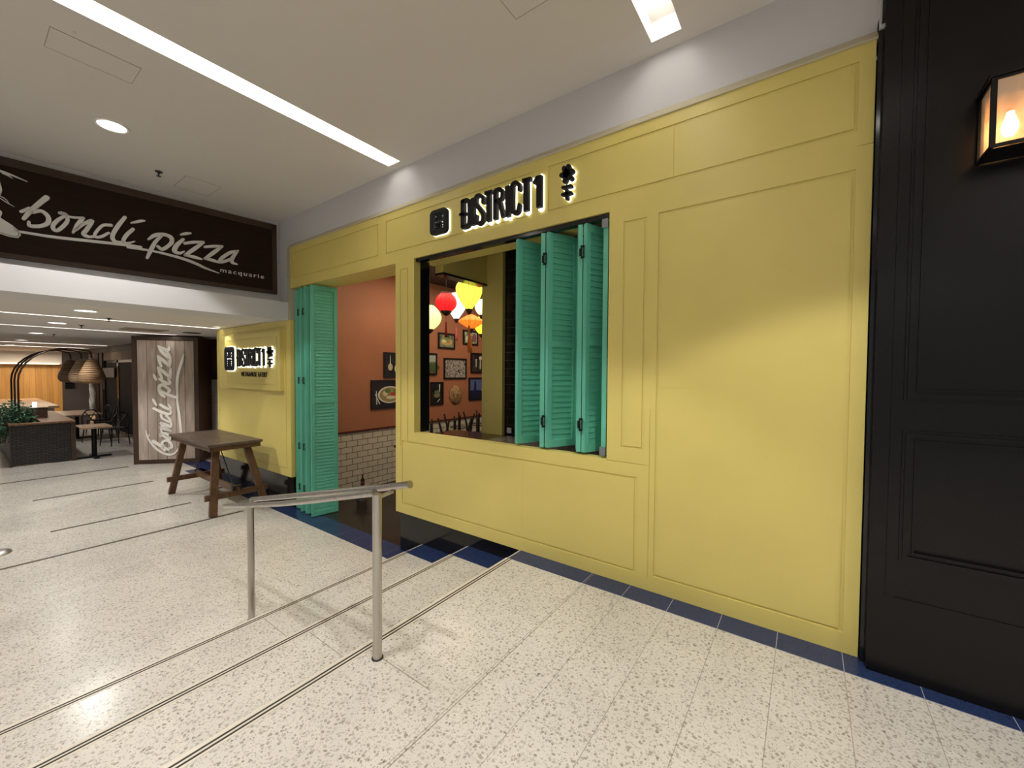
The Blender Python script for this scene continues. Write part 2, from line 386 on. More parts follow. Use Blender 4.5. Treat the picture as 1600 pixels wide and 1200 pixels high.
# blue tile border along the shop front
mb = MB(); e = .002
for x0, x1, z in ((-1.985, .80+5, 0), (NX[1]+.015, NX[0]-.002, -.15), (NX[2]+.015, NX[1]-.002, -.30), (-10.0, NX[2]-.002, FL)):
    mb.box(x0, 2.705, z-.004, x1, D+.10, z+e)
mb.box(-14.5, 2.92, FL-.01, -9.2, 3.30, FL+e)
struct('trim_1', mb, M_BLUE)
# stair nosings: pale metal with two dark inserts
for i, (x, z) in enumerate(zip(NX, (0, -.15, -.30))):
    mb = MB(); mb.m = 0
    mb.box(x-.006, Y0, z-.03, x+.062, 2.705, z+.0015)
    mb.m = 1
    for a in (.022, .044): mb.box(x+a-.0045, Y0, z+.0005, x+a+.0045, 2.705, z+.003)
    struct('trim_%d' % (i+2), mb, [M_NOSEL, M_NOSE])
mb = MB()
mb.box(-6.50, -4, FL, -6.46, 2.42, FL+.003); mb.box(-7.53, .69, FL, -7.49, 2.10, FL+.003); mb.box(-9.53, .70, FL, -9.48, 2.12, FL+.003); mb.box(-11.37, .2, FL, -11.31, 2.13, FL+.003)
struct('trim_5', mb, M_BRONZE)

# ------------------------------------------------------------------ SHOP FRONT (yellow)
XL, XR, ZT = -6.03, .257, 3.31
def FF(u, v, n=0): return (XL+u, D-n, v)
def U(x): return x-XL
def px_x(x, y): return PY(x, y).x
h1 = px_x(591, 401); h2 = px_x(603, 398); h3 = px_x(834, 345); h4 = px_x(856, 340)
regs = []
for a, b in ((-5.93, h1), (h2, h3), (h4, .19)): regs += groove(U(a), 2.86, U(b), 3.226)
sm_ = px_x(1053, 240); regs.append((U(sm_)-.002, 2.88, U(sm_)+.002, 3.21, .004))
regs += groove(U(-3.60), .73, U(-3.47), 2.66)       # narrow panel between door and window
regs += groove(U(-3.577), .105, U(-.98), .80)
regs += groove(U(-1.10), 1.004, U(-.934), 2.647)
regs += groove(U(-.852), .115, U(.189), 2.657)
sx = px_x(1014, 760)
regs.append((U(sx)-.0025, .1, U(sx)+.0025, 1.30, .004))
regs.append((U(-1.21), .895, U(sx), .899, .004))
regs.append((U(XL), 2.735, U(-5.9), 2.739, .003))
regs.append((U(-.85), 1.70-.25, U(-.60), 1.703-.25, .0015)); regs.append((U(.19), 2.775, U(XR), 2.779, .004))
regs.append((U(px_x(816, 800))-.0015, .12, U(px_x(816, 800))+.0015, .785, .0015))
regs.append((0, -1, U(-3.68), 2.735, None))          # doorway
regs.append((U(-3.375), .905, U(-1.21), 2.745, None)) # window opening
mb = relief(FF, XR-XL, ZT, regs, .085)
struct('wall_front', mb, M_YEL)
# lining of the wall thickness: lintels, sill, jambs (yellow to the inner face at 3.24)
mb = MB()
mb.box(XL, D+.085, 2.735, -3.68, 3.24, 2.80)
mb.box(-3.68, D+.085, FL+.45, -3.60, 3.24, 2.80); mb.box(-3.45, D+.085, .72, -3.376, 2.971, 2.80)
mb.box(-3.45, D+.085, 2.745, -1.15, 3.24, 2.80)
mb.box(-3.60, D+.085, .72, -1.15, D+.10, .90)
mb.box(-1.21, D+.085, .9, -1.10, 3.24, 2.745)
struct('trim_6', mb, M_YELB)
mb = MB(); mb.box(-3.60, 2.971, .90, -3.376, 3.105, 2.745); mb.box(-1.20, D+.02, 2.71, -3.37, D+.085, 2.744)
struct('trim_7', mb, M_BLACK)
# black base below the front
mb = MB()
mb.box(-3.665, D+.05, FL, -1.98, D+.30, -.004)
mb.box(-8.83, D+.035, FL, -6.05, D+.2, .03)
struct('baseboard_front', mb, M_BLACK)
# pale end strip at left, cornice and upper wall
mb = MB(); mb.box(-6.115, D-.002, LZ-.012, -6.032, D+.10, ZT+.005)
mb2 = relief(lambda u, v, n=0: (-6.5+u, D+.035-n, 3.30+v), 6.78, CZ-3.30, [], .1)
mb2.box(-6.5, D+.035, 2.50, -6.09, D+.13, 3.30)
struct('trim_8', mb, mat('pale_edge_trim', rgb(176, 170, 146), .6))
struct('wall_upper', mb2, M_WHITE)
mb = MB(); mb.add([(-6.1, D+.035, 3.375), (XR+.01, D+.035, 3.375), (-6.1, D-.012, 3.318), (XR+.01, D-.012, 3.318), (-6.1, D-.012, 3.308), (XR+.01, D-.012, 3.308), (-6.1, D+.035, 3.308), (XR+.01, D+.035, 3.308)],
        [(0, 1, 3, 2), (2, 3, 5, 4), (4, 5, 7, 6)])
struct('trim_9', mb, mat('cream_cornice', rgb(196, 186, 158), .6))
# low yellow wall to the left of the door
lx0, lx1 = -8.79, -6.045
def F2(u, v, n=0): return (lx0+u, D-n, v)
regs = groove(.06, .10, lx1-lx0-.13, 2.21)+groove(.12, .16, .125, .2)
mb = relief(F2, lx1-lx0, LZ-.005, groove(.08, .10, lx1-lx0-.13, 2.20), .06)
struct('wall_left', mb, M_YEL)
mb = MB(); mb.box(-8.79, D+.06, .02, -6.13, D+.14, LZ); mb.box(-8.79, D+.14, FL, -8.6, 6.5, LZ)
struct('trim_10', mb, M_YELB)

# ------------------------------------------------------------------ CEILINGS with recessed lights
def slab_with_holes(x0, y0, x1, y1, z, holes, up=.18):
    f = lambda u, v, n=0: (x0+u, y0+v, z-n)
    return relief(f, x1-x0, y1-y0, [(a-x0, b-y0, c-x0, d-y0, None) for a, b, c, d in holes], -.02)
lin_main = [(-3.72, -1.5, -3.52, 2.83), (-.898, -1.5, -.70, 2.81), (1.92, -1.5, 2.12, 2.81), (4.7, -1.5, 4.9, 2.81), (-3.72, -6.5, -3.52, -2.2), (-.9, -6.5, -.70, -2.2), (1.92, -6.5, 2.12, -2.2)]
mb = slab_with_holes(-6.8, -7, 6, 3.4, CZ, lin_main); mb2 = MB()
mb.box(-6.5, -7, CZ+.35, 6, 3.4, CZ+.4)
struct('ceiling', mb, M_CEIL)
lin_low = [(-8.60, -1.5, -8.53, 2.86), (-10.96, -1.5, -10.89, 2.86), (-17.75, -1.5, -17.6, 2.9), (-20.6, -1.5, -20.4, 2.9), (-13.9, -1.5, -13.8, .0)]
mb = slab_with_holes(-26, -7, -6.13, 8.5, LZ, lin_low)
mb.box(-26, -7, LZ+.12, -6.3, 8.5, LZ+.16)
o = struct('ceiling_low', mb, M_CEIL); o.name = 'ceiling'
def linear(i, h, z, label, dep=.13, off=0, grp='recessed linear ceiling lights'):
    a, b, c, d = h
    t = thing('linear_ceiling_light', label, 'ceiling light', ((a+c)/2, (b+d)/2, z), grp)
    m = MB(); th = .004
    m.box(a+.0005, b+.0005, z+.001, a+th, d-.0005, z+dep); m.box(c-th, b+.0005, z+.001, c-.0005, d-.0005, z+dep)
    m.box(a+th, b+.0005, z+.001, c-th, b+th, z+dep); m.box(a+th, d-th, z+.001, c-th, d-.0005, z+dep)
    m.box(a+.0005, b+.0005, z+dep, c-.0005, d-.0005, z+dep+.01)
    m.obj('housing', M_RECESS, t)
    m = MB(); ww = (c-a)
    m.box(a+ww*.30, b+.03, z+dep-.035, a+ww*.80, d-.16 if ww > .15 else d-.02, z+dep-.001); m.obj('diffuser', M_OPAL2, t)
    return t
labs = ['long recessed strip light crossing upper left of the high ceiling', 'recessed strip light ending near the top of the picture, right of centre', 'recessed strip light in the high ceiling above the black wall', 'recessed strip light in the high ceiling furthest right',
        'rear recessed strip light behind the camera at left', 'rear recessed strip light behind the camera in the middle', 'rear recessed strip light behind the camera at right']
for i, h in enumerate(lin_main): linear(i, h, CZ, labs[i])
labs = ['strip light in the low ceiling nearest to the pizza sign bulkhead', 'strip light in the low ceiling ending above the timber pizza pillar', 'thin far strip light above the wicker planter', 'farthest thin strip light in the low ceiling', 'strip light in the low ceiling at far left edge']
for i, h in enumerate(lin_low): linear(i, h, LZ, labs[i], .06)
# round downlights
dl_labels = {0: 'large round downlight in the high ceiling above the dark pizza sign', 8: 'round downlight nearest in the low ceiling under the sign bulkhead', 9: 'second round downlight in the low ceiling', 10: 'third round downlight in the low ceiling',
             11: 'fourth round downlight in the low ceiling, near the arches', 12: 'farthest round downlight in the low ceiling', 13: 'small round downlight washing the small yellow sign wall'}
for i, (x, y, z, e) in enumerate(SPOTS):
    r = .105 if i != 13 else .05
    if i == 0: r = .10
    t = thing('round_downlight', dl_labels.get(i, 'round high ceiling downlight out of view, '+{1: 'above the stair nosings', 2: 'in front of the tall blank yellow panel', 3: 'in front of the black panelled wall', 4: 'behind the camera near the pizza sign end', 5: 'behind the camera above the steps', 6: 'straight behind the camera', 7: 'behind the camera at the far right'}.get(i, '')), 'downlight', (x, y, z), 'round recessed downlights')
    MB().lathe([(r, -.001), (r+.018, -.001), (r+.018, -.008), (r, -.012), (r-.004, -.002)], (x, y, z), 32).obj('rim', M_RECESS, t)
    MB().lathe([(0.0005, -.004), (r, -.004)], (x, y, z), 32).obj('diffuser', M_OPAL, t)
# ceiling fittings
def access_panel(x0, y0, x1, y1, z, label):
    m = MB()
    for a, b, c, d in ((x0, y0, x1, y0+.004), (x0, y1-.004, x1, y1), (x0, y0, x0+.004, y1), (x1-.004, y0, x1, y1)): m.box(a, b, z-.003, c, d, z)
    m.m = 1; m.box(x0+.004, y0+.004, z-.0015, x1-.004, y1-.004, z); m.lathe([(0.0003, -.004), (.008, -.004), (.008, 0)], ((x0+x1)/2+.2, (y0+y1)/2-.12, z), 12)
    return tag(m.obj('access_panel', [mat('panel_gap', rgb(168, 162, 154), .7), M_CEIL]), label, 'hatch')
p = PZ(150, 104, CZ); q = PZ(232, 140, CZ)
access_panel(min(p.x, q.x)-.02, p.y-.25, max(p.x, q.x)+.25, p.y+.2, CZ, 'flush square access hatch in the high ceiling above the downlight')
access_panel(-1.53, 1.75, -1.29, 2.13, CZ, 'flush access hatch in the high ceiling at the top of the picture')
p = PZ(300, 285, CZ); access_panel(p.x-.3, p.y-.1, p.x+.15, p.y+.25, CZ, 'flush access hatch in the high ceiling close to the dark sign')
def sprinkler(x, y, z, label):
    t = thing('sprinkler_head', label, 'sprinkler', (x, y, z), 'ceiling sprinklers')
    MB().lathe([(.001, 0), (.035, 0), (.035, -.006), (.012, -.008), (.010, -.03), (.001, -.03)], (x, y, z), 20).obj('body', M_IRON, t)
    MB().lathe([(.001, -.05), (.022, -.05), (.022, -.054), (.001, -.054)], (x, y, z), 16).tube([(x-.012, y, z-.028), (x-.012, y, z-.05)], .003, 6).tube([(x+.012, y, z-.028), (x+.012, y, z-.05)], .003, 6).obj('deflector', M_IRON, t)
sprinkler(-5.91, 1.411, CZ, 'dark sprinkler head in the high ceiling above the dark sign')
for (px, py, lb) in ((170, 499, 'sprinkler head crossing the nearest low ceiling strip light'), (127, 510, 'sprinkler head in the low ceiling behind the second strip light'), (84, 524, 'tiny sprinkler head in the low ceiling, farthest')):
    q = PZ(px, py-2, LZ); sprinkler(q.x, q.y, LZ, lb)
q = PZ(300, 520, LZ); t = thing('ceiling_speaker', 'dark round speaker grille in the low ceiling above the timber pillar', 'speaker', (q.x, q.y, LZ))
MB().lathe([(.001, -.012), (.09, -.012), (.13, -.006), (.14, 0)], (q.x, q.y, LZ), 28).obj('grille', mat('dark_grille', rgb(40, 38, 36), .6), t)
MB().lathe([(.14, -.001), (.15, -.001), (.15, -.008), (.14, -.006)], (q.x, q.y, LZ), 28).obj('rim', M_IRON, t)
q = PZ(225, 515, LZ)
m = MB(); m.box(q.x-.25, q.y-.3, LZ-.012, q.x+.25, q.y+.3, LZ)
for k in range(8): m.box(q.x-.22+k*.058, q.y-.27, LZ-.016, q.x-.20+k*.058, q.y+.27, LZ-.011)
tag(m.obj('air_vent', mat('vent_beige', rgb(160, 146, 126), .5)), 'beige rectangular air vent in the low ceiling', 'vent')

# ------------------------------------------------------------------ BULKHEAD WITH THE DARK SIGN
mb = MB(); mb.box(-6.7, -7, LZ-.015, -6.10, D+.034, 2.54)
mb.add([(-6.435, D+.05, 2.50), (-7.40, -7, 2.50), (-7.8, -7, 2.50), (-7.8, D+.05, 2.50), (-6.435, D+.05, CZ), (-7.40, -7, CZ), (-7.8, -7, CZ), (-7.8, D+.05, CZ)], [(0, 1, 2, 3), (4, 5, 6, 7), (0, 1, 5, 4), (1, 2, 6, 5), (2, 3, 7, 6), (3, 0, 4, 7)])
struct('wall_bulkhead', mb, M_WHITE)
SO = Vector((-6.395, 2.872, 2.687)); sdir = Vector((-.096, -1, 0)).normalized(); SN = Vector((1, -.096, 0)).normalized()
def SF(u, v, n=0): return tuple(SO+sdir*u+Vector((0, 0, v))+SN*n)
sgn = thing('fascia_sign', 'long dark brown board sign with pale brush-script lettering on the bulkhead', 'sign', tuple(SO))
mb = MB(); mb.poly([(-.002, 0), (4.2, 0), (4.2, 1.015), (-.002, 1.015)], SF, -.04, -.012); mb.obj('board', M_DKWOOD, sgn)
mb = MB()
for a in ((0, .93, 4.2, 1.015), (0, 0, 4.2, .05), (-.003, 0, .06, 1.015)): mb.poly([(a[0], a[1]), (a[2], a[1]), (a[2], a[3]), (a[0], a[3])], SF, -.038, 0)
mb.obj('frame', M_DKFR, sgn)
def to_sign(x, y):
    p = PP(x, y, SO+SN*.012, SN)-SO; return (p.dot(sdir), p.z)
def px_strokes(sts, sc, ox, oy, tf):
    out = []
    for s in sts:
        q = []
        for x, y, w_ in s:
            X, Y = ox+x/sc, oy+y/sc; a = np.array(tf(X, Y)); b = np.array(tf(X+1, Y)); c = np.array(tf(X, Y+1))
            ar = abs((b-a)[0]*(c-a)[1]-(b-a)[1]*(c-a)[0]); q.append((a[0], a[1], w_/sc*math.sqrt(ar)))
        out.append(q)
    return out
W1 = [[(530,425,60),(430,505,55),(330,595,50),(270,665,40)], [(240,585,35),(335,548,42)],
 [(370,592,36),(470,578,42),(545,640,48),(545,710,50),(480,745,45),(400,752,45),(335,742,42),(328,700,30)],
 [(750,625,30),(660,680,42),(605,740,45),(612,790,42),(660,795,40),(730,740,42),(768,680,40),(745,612,32),(680,600,36)], [(700,595,32),(800,645,26),(950,657,28)],
 [(940,660,42),(880,740,48),(830,822,26)], [(860,790,36),(960,720,38),(1050,688,38),(985,790,46),(950,840,46),(1010,872,36),(1080,866,30)],
 [(1262,740,38),(1170,742,34),(1090,822,34),(1082,872,32),(1150,870,34),(1235,828,30)], [(1420,650,38),(1340,750,46),(1282,850,44),(1290,908,42),(1340,930,28),(1400,930,28)],
 [(1512,785,38),(1440,850,42),(1402,918,38),(1440,945,32),(1530,925,14)], [(1492,714,18),(1550,702,30),(1610,690,30),(1645,690,16)]]
W2 = [[(225,372,24),(290,332,42),(380,320,38),(462,348,42),(478,400,42),(430,452,38),(370,482,38),(325,450,30)], [(370,332,28),(300,400,38),(250,490,42),(210,575,28)],
 [(600,375,32),(530,440,46),(508,500,46),(560,525,32),(612,505,14)], [(578,322,20),(630,312,32),(680,308,22)],
 [(620,417,32),(720,405,32),(820,405,28)], [(820,410,28),(720,480,42),(625,545,32)], [(622,545,28),(720,567,36),(800,590,20)],
 [(838,457,28),(930,450,32),(1025,450,26)], [(1020,455,26),(930,520,42),(840,583,28)], [(838,580,26),(920,602,36),(992,626,20)],
 [(1182,505,28),(1110,520,36),(1020,580,38),(1002,620,32),(1060,612,32),(1142,578,30)], [(1196,498,22),(1142,570,38),(1132,622,36),(1188,646,14)]]
UND1 = [[(150,806,22),(220,812,30),(600,872,36),(1000,916,36),(1400,960,32),(1600,988,30)]]
UND2 = [[(0,457,28),(150,480,26),(250,497,20)], [(250,497,20),(400,530,26),(600,585,30),(750,642,30),(850,690,22),(992,742,6)], [(700,618,16),(800,665,16),(872,706,6)]]
word_s = px_strokes(W1, 7.273, 0, 250, to_sign)+px_strokes(W2, 6.957, 200, 320, to_sign)
und_s = px_strokes(UND1, 7.273, 0, 250, to_sign)+px_strokes(UND2, 6.957, 200, 320, to_sign)
LET = (('letter_b', (0, 1, 2)), ('letter_o', (3, 4)), ('letter_n', (5, 6)), ('letter_d', (7, 8)), ('letter_i', (9,)), ('letter_dot', (10,)), ('letter_p', (11, 12)), ('letter_i', (13,)), ('letter_dot', (14,)),
       ('letter_z', (15, 16, 17)), ('letter_z', (18, 19, 20)), ('letter_a', (21, 22)))
for nm_, ks_ in LET:
    mb = MB()
    for k_ in ks_: stroke(mb, word_s[k_], SF, -.012, .012)
    mb.obj(nm_, M_LETTER, sgn)
mb = MB()
for s in und_s: stroke(mb, s, SF, -.012, .010)
mb.obj('underline_stroke', M_LETTER, sgn)
EM = [[(-260,60,40),(-120,95,40),(0,122,30),(110,160,22),(310,242,6)], [(30,145,18),(90,172,16),(140,205,6)], [(-20,240,30),(5,330,28),(-10,390,24)], [(0,430,7),(80,482,9),(160,527,5)], [(0,405,7),(60,440,8),(105,492,5)], [(-30,560,20),(10,590,20),(-10,640,24)]]
mb = MB()
for s in px_strokes(EM, 7.273, 0, 250, to_sign): stroke(mb, s, SF, -.012, .010)
mb.obj('emblem_brush_strokes', M_LETTER, sgn); mb = MB()
el = [(-330,560),(-200,570),(-60,610),(60,690),(140,740),(210,800),(238,850),(205,885),(100,868),(0,835),(-140,800),(-260,720)]
mb.poly([to_sign(x/7.273, 250+y/7.273) for x, y in el], SF, -.012, .010)
mb.obj('emblem', M_LETTER, sgn)
mb = MB()
for s in px_strokes([[(-100,790,5),(0,822,6),(100,852,6),(180,868,6),(212,850,6),(205,815,5),(150,760,4)]], 7.273, 0, 250, to_sign): stroke(mb, s, SF, .010, .0125)
mb.obj('emblem_outline', M_DKFR, sgn)

def text_mesh(txt, size, f, n0, n1, x, y, sx=1., sy=1., spacing=1., bold=0.):
    cu = bpy.data.curves.new('t', 'FONT'); cu.body = txt; cu.size = size; cu.space_character = spacing; cu.offset = bold; cu.resolution_u = 4
    cu.extrude = .5
    ob = bpy.data.objects.new('t', cu); COL.objects.link(ob)
    dg = bpy.context.evaluated_depsgraph_get(); me = ob.evaluated_get(dg).to_mesh()
    vs = [f(x+v.co.x*sx, y+v.co.y*sy, n0+(v.co.z+.5)*(n1-n0)) for v in me.vertices]; fs = [tuple(p.vertices) for p in me.polygons]
    w_ = max(v.co.x for v in me.vertices)*sx
    ob.evaluated_get(dg).to_mesh_clear(); bpy.data.objects.remove(ob); bpy.data.curves.remove(cu)
    m = MB(); m.add(vs, fs); return m, w_
# board u runs toward -Y (leftwards in the picture), so the text map flips it
u_l = to_sign(344, 419)[0]; u_r = to_sign(413, 430)[0]; vz = to_sign(380, 427)[1]
TF = lambda u, v, n: SF(u_l-u, v, n)
m, w0 = text_mesh('macquarie', .085, TF, -.012, .002, 0, vz-.028, spacing=1.25, bold=0)
m, w0 = text_mesh('macquarie', .085, TF, -.012, .002, 0, vz-.028, sx=(u_l-u_r)/w0, spacing=1.25, bold=0)
m.obj('caption', M_LETTER, sgn)

# ------------------------------------------------------------------ DISTRICT1 SIGN
D_ST = {'letter_d': [[(228,425,60),(228,855,60)], [(228,445,50),(290,425,50),(322,455,52),(330,600,52),(325,780,52),(290,832,50),(228,850,50)], [(178,652,34),(300,640,34)]],
 'letter_i': [[(380,395,58),(385,815,58)]],
 'letter_s': [[(545,460,44),(540,385,46),(490,350,46),(440,372,48),(425,430,50),(442,500,54),(520,600,56),(545,665,52),(540,740,50),(490,790,48),(445,775,46),(432,720,40),(440,670,36)]],
 'letter_t': [[(572,322,44),(685,288,44)], [(630,310,64),(630,755,64)]],
 'letter_r': [[(735,290,62),(735,725,62)], [(735,275,42),(805,252,46),(842,300,48),(836,385,48),(795,428,46),(745,442,40)], [(800,440,50),(858,685,56)]],
 'letter_i2': [[(925,205,66),(932,680,66)]],
 'letter_c': [[(1112,255,52),(1108,190,52),(1060,152,52),(1010,180,56),(998,250,60),(998,560,60),(1035,622,54),(1088,600,54),(1110,500,50)]],
 'letter_t2': [[(1158,125,48),(1292,88,48)], [(1215,115,76),(1215,592,76)]],
 'numeral_one': [[(1335,172,46),(1400,60,50)], [(1420,40,76),(1418,535,76)]]}
FLW = [[(430,380,150),(362,222,120)], [(430,380,150),(475,172,120)], [(430,380,150),(572,288,120)], [(430,380,150),(545,478,125)], [(430,380,150),(385,562,120)], [(430,380,150),(292,405,110)]]
FLB = [[(330,738,75),(545,688,75)], [(432,805,82),(435,1022,82)], [(325,925,80),(540,872,80)]]
ND = .05
def to_f(x, y): p = PY(x, y, D-ND); return (p.x, p.z)
def FX(u, v, n=0): return (u, D-n, v)
letters = {k: px_strokes(v, 10, 700, 270, to_f) for k, v in D_ST.items()}
flower = px_strokes(FLW, 17.15, 860, 250, to_f); bars = px_strokes(FLB, 17.15, 860, 250, to_f)
il, ir, ib, it = to_f(672, 350)[0], to_f(698, 350)[0], to_f(672, 369)[1], to_f(672, 331)[1]
iw, ih = ir-il, it-ib
def rrect(x0, z0, x1, z1, r, n=5):
    P = []
    for cx, cz, a in ((x1-r, z1-r, 0), (x0+r, z1-r, 90), (x0+r, z0+r, 180), (x1-r, z0+r, 270)):
        P += [(cx+r*math.cos(math.radians(a+90*k/n)), cz+r*math.sin(math.radians(a+90*k/n))) for k in range(n+1)]
    return P
def ring(mb, P, Q, f, n0, n1):
    k = len(P)
    for i in range(k):
        j = (i+1) % k
        for A, B, na, nb in (((P[i], P[j]), (Q[i], Q[j]), n1, n1), ((P[i], P[j]), (P[i], P[j]), n0, n1), ((Q[i], Q[j]), (Q[i], Q[j]), n0, n1)):
            mb.add([f(*A[0], na), f(*A[1], na), f(*B[1], nb), f(*B[0], nb)] if na == nb else [f(*A[0], na), f(*A[1], na), f(*A[1], nb), f(*A[0], nb)], [(0, 1, 2, 3)])
icon_in = []     # strokes inside emblem, relative 0..1
for p in ([(.30,.80),(.78,.80)], [(.30,.67),(.66,.67)], [(.42,.80),(.42,.54)], [(.60,.80),(.60,.54)], [(.30,.545),(.76,.545)],
          [(.30,.43),(.68,.43)], [(.34,.34),(.62,.34)], [(.40,.46),(.40,.20)], [(.58,.46),(.60,.20)], [(.28,.25),(.62,.25)], [(.28,.6),(.42,.6)]):
    icon_in.append([(a, b, .058) for a, b in p])
def build_sign(t, fmap, d0, d1, halo, grow=.005, capt=None):
    """fmap(group, u, v) -> (u', v', scale)"""
    def tf(g, s): return [(*fmap(g, u, v)[:2], w_*fmap(g, u, v)[2]*(1.05 if g == 'w' else 1.0)) for u, v, w_ in s]
    def part(name, grp, strokes, smooth=False, capall=True):
        m, hb = MB(), MB()
        for k in strokes:
            q = tf(grp, k); sm = smooth and len(k) > 2
            stroke(m, q, FX, d0, d1, smooth=sm, cap=capall or len(k) > 2); stroke(hb, q, FX, d0-.016, d0-.001, smooth=sm, grow=grow)
        o = m.obj(name, M_SIGNBLK, t); hb.obj('backlight', M_HALO, o)
    for name, ss in letters.items(): part(name.replace('2', ''), 'w', ss, True, False)
    part('flower_motif', 'f', flower); part('bar_motif', 'f', bars[:1]); part('cross_motif', 'f', bars[1:])
    m = MB(); T = lambda P: [fmap('i', u, v)[:2] for u, v in P]
    ring(m, T(rrect(il, ib, ir, it, .2*iw)), T(rrect(il+iw*.2, ib+iw*.2, ir-iw*.2, it-iw*.2, .04*iw)), FX, d0, d1)
    for k in icon_in: stroke(m, tf('i', [(il+a*iw, ib+b*ih, w_*iw) for a, b, w_ in k]), FX, d0, d1, False)
    o = m.obj('emblem', M_SIGNBLK, t)
    hb = MB(); hb.poly(T(rrect(il-grow, ib-grow, ir+grow, it+grow, .2*iw)), FX, d0-.016, d0-.001); hb.obj('backlight', M_HALO, o)
main = thing('shop_sign', 'black backlit raised letters reading DISTRICT1 above the window on the yellow front', 'sign', (-2.3, D, 3.05))
build_sign(main, lambda g, u, v: (u, v, 1), .018, .055, True, grow=.003)
# small board sign on the low wall
sb = thing('sign_board', 'small yellow raised board sign with backlit letters over the trestle table', 'sign', (-7.3, D-.02, 1.8))
bx0, bx1 = PY(351, 530, D-.06).x, PY(437, 515, D-.06).x; bz0, bz1 = PY(437, 611, D-.06).z, PY(437, 516, D-.06).z
mb = relief(lambda u, v, n=0: (bx0+u, D-.06-n, bz0+v), bx1-bx0, bz1-bz0, groove(.09, .08, bx1-bx0-.09, bz1-bz0-.08, .012, .006), .06)
mb.obj('board', M_YELB, sb)
def gb(name):
    ss = {'w': [p for s in letters.values() for k in s for p in k], 'f': [p for s in flower+bars for p in s]}[name]
    return min(p[0] for p in ss), max(p[0] for p in ss), min(p[1] for p in ss), max(p[1] for p in ss)
YB = D-.06-.04
def tgt(x0, x1, y0, y1, yc):
    return PY(x0, yc, YB).x, PY(x1, yc, YB).x, PY((x0+x1)/2, y1, YB).z, PY((x0+x1)/2, y0, YB).z
TG = {'i': ((il, ir, ib, it), tgt(350.3, 364.6, 542, 579, 560)), 'w': (gb('w'), tgt(368.5, 411, 545, 572.5, 560)), 'f': (gb('f'), tgt(417, 424, 544, 572, 560))}
def fm(g, u, v):
    s, d = TG[g]; kx = (d[1]-d[0])/(s[1]-s[0]); kz = (d[3]-d[2])/(s[3]-s[2])
    return d[0]+(u-s[0])*kx, d[2]+(v-s[2])*kz, math.sqrt(abs(kx*kz))*(1.0 if g != 'w' else .9)
build_sign(sb, fm, .06+.02, .06+.04, True, grow=.006)
c = tgt(373, 413.5, 581, 588.5, 585)
cw = c[1]-c[0]
for txt, a_, b_ in (('VIETNAMESE', 0, .62), ('EATERY', .67, 1.)):
    m, w0 = text_mesh(txt, 1, FX, .061, .068, 0, 0, spacing=1.12)
    m, w0 = text_mesh(txt, 1, FX, .061, .068, c[0]+cw*a_, c[2], sx=cw*(b_-a_)/w0, sy=(c[3]-c[2])/.73, spacing=1.12)
    m.obj('caption', M_SIGNBLK, sb)

# ------------------------------------------------------------------ FOLDING SHUTTERS (window) and DOOR LEAVES
def leaf(parent, a, b, z0, z1, t=.036, mid=.5, nl=36, stile=.045, rail=.06, midr=.05):
    """a,b: plan endpoints; louvred leaf between them"""
    a, b = Vector((*a, 0)), Vector((*b, 0)); d = (b-a); W = d.length; d.normalize(); n = Vector((-d.y, d.x, 0))
    def f(u, v, w_): p = a+d*u+n*w_; return (p.x, p.y, v)
    m = MB()
    def bar(u0, v0, u1, v1, th=t/2): m.poly([(u0, v0), (u1, v0), (u1, v1), (u0, v1)], f, -th, th)
    bar(0, z0, stile, z1); bar(W-stile, z0, W, z1); bar(stile, z0, W-stile, z0+rail); bar(stile, z1-rail, W-stile, z1)
    zm = z0+(z1-z0)*mid; bar(stile, zm-midr/2, W-stile, zm+midr/2)
    o = m.obj('leaf', M_GREEN, parent)
    for (za, zb) in ((z0+rail, zm-midr/2), (zm+midr/2, z1-rail)):
        m = MB(); k = max(4, int(round((zb-za)/.045)))
        m.poly([(stile, za), (W-stile, za), (W-stile, zb), (stile, zb)], f, -.002, .002)
        for i in range(k):
            zc = za+(zb-za)*(i+.5)/k; h = (zb-za)/k*.5
            # tilted slat (wedge) both sides
            m.add([f(stile, zc-h, -.011), f(W-stile, zc-h, -.011), f(W-stile, zc+h, -.003), f(stile, zc+h, -.003)], [(0, 1, 2, 3)])
            m.add([f(stile, zc-h, -.011), f(W-stile, zc-h, -.011), f(W-stile, zc-h, -.001), f(stile, zc-h, -.001)], [(0, 1, 2, 3)])
            m.add([f(stile, zc-h, .011), f(W-stile, zc-h, .011), f(W-stile, zc+h, .003), f(stile, zc+h, .003)], [(0, 1, 2, 3)])
            m.add([f(stile, zc-h, .011), f(W-stile, zc-h, .011), f(W-stile, zc-h, .001), f(stile, zc-h, .001)], [(0, 1, 2, 3)])
        m.obj('louvre_panel', M_GREEN, o)
    return o
def hinge(parent, p, z, h=.10):
    x, y = p; m = MB()
    m.tube([(x, y-.006, z-h/2), (x, y-.006, z+h/2)], .006, 8)
    m.box(x-.020, y-.003, z-h*.3, x-.002, y, z+h*.3); m.box(x+.002, y-.003, z-h/2, x+.024, y, z-h*.34); m.box(x+.002, y-.003, z+h*.34, x+.024, y, z+h/2); m.box(x+.018, y-.003, z-h/2, x+.024, y, z+h/2)
    m.obj('hinge', M_HINGE, parent)
sh = thing('folding_shutter', 'mint green louvred folding shutter stacked zigzag at the right of the window', 'shutter', (-1.6, D+.02, .905))
z0, z1 = .925, 2.705
yf = D+.020
LV = [((-2.06, yf), (-1.955, 3.19)), ((-1.935, 3.19), (-1.795, yf)), ((-1.755, yf), (-1.63, 3.19)), ((-1.61, 3.19), (-1.455, yf)), ((-1.415, yf), (-1.315, 3.19)), ((-1.298, 3.19), (-1.245, yf))]
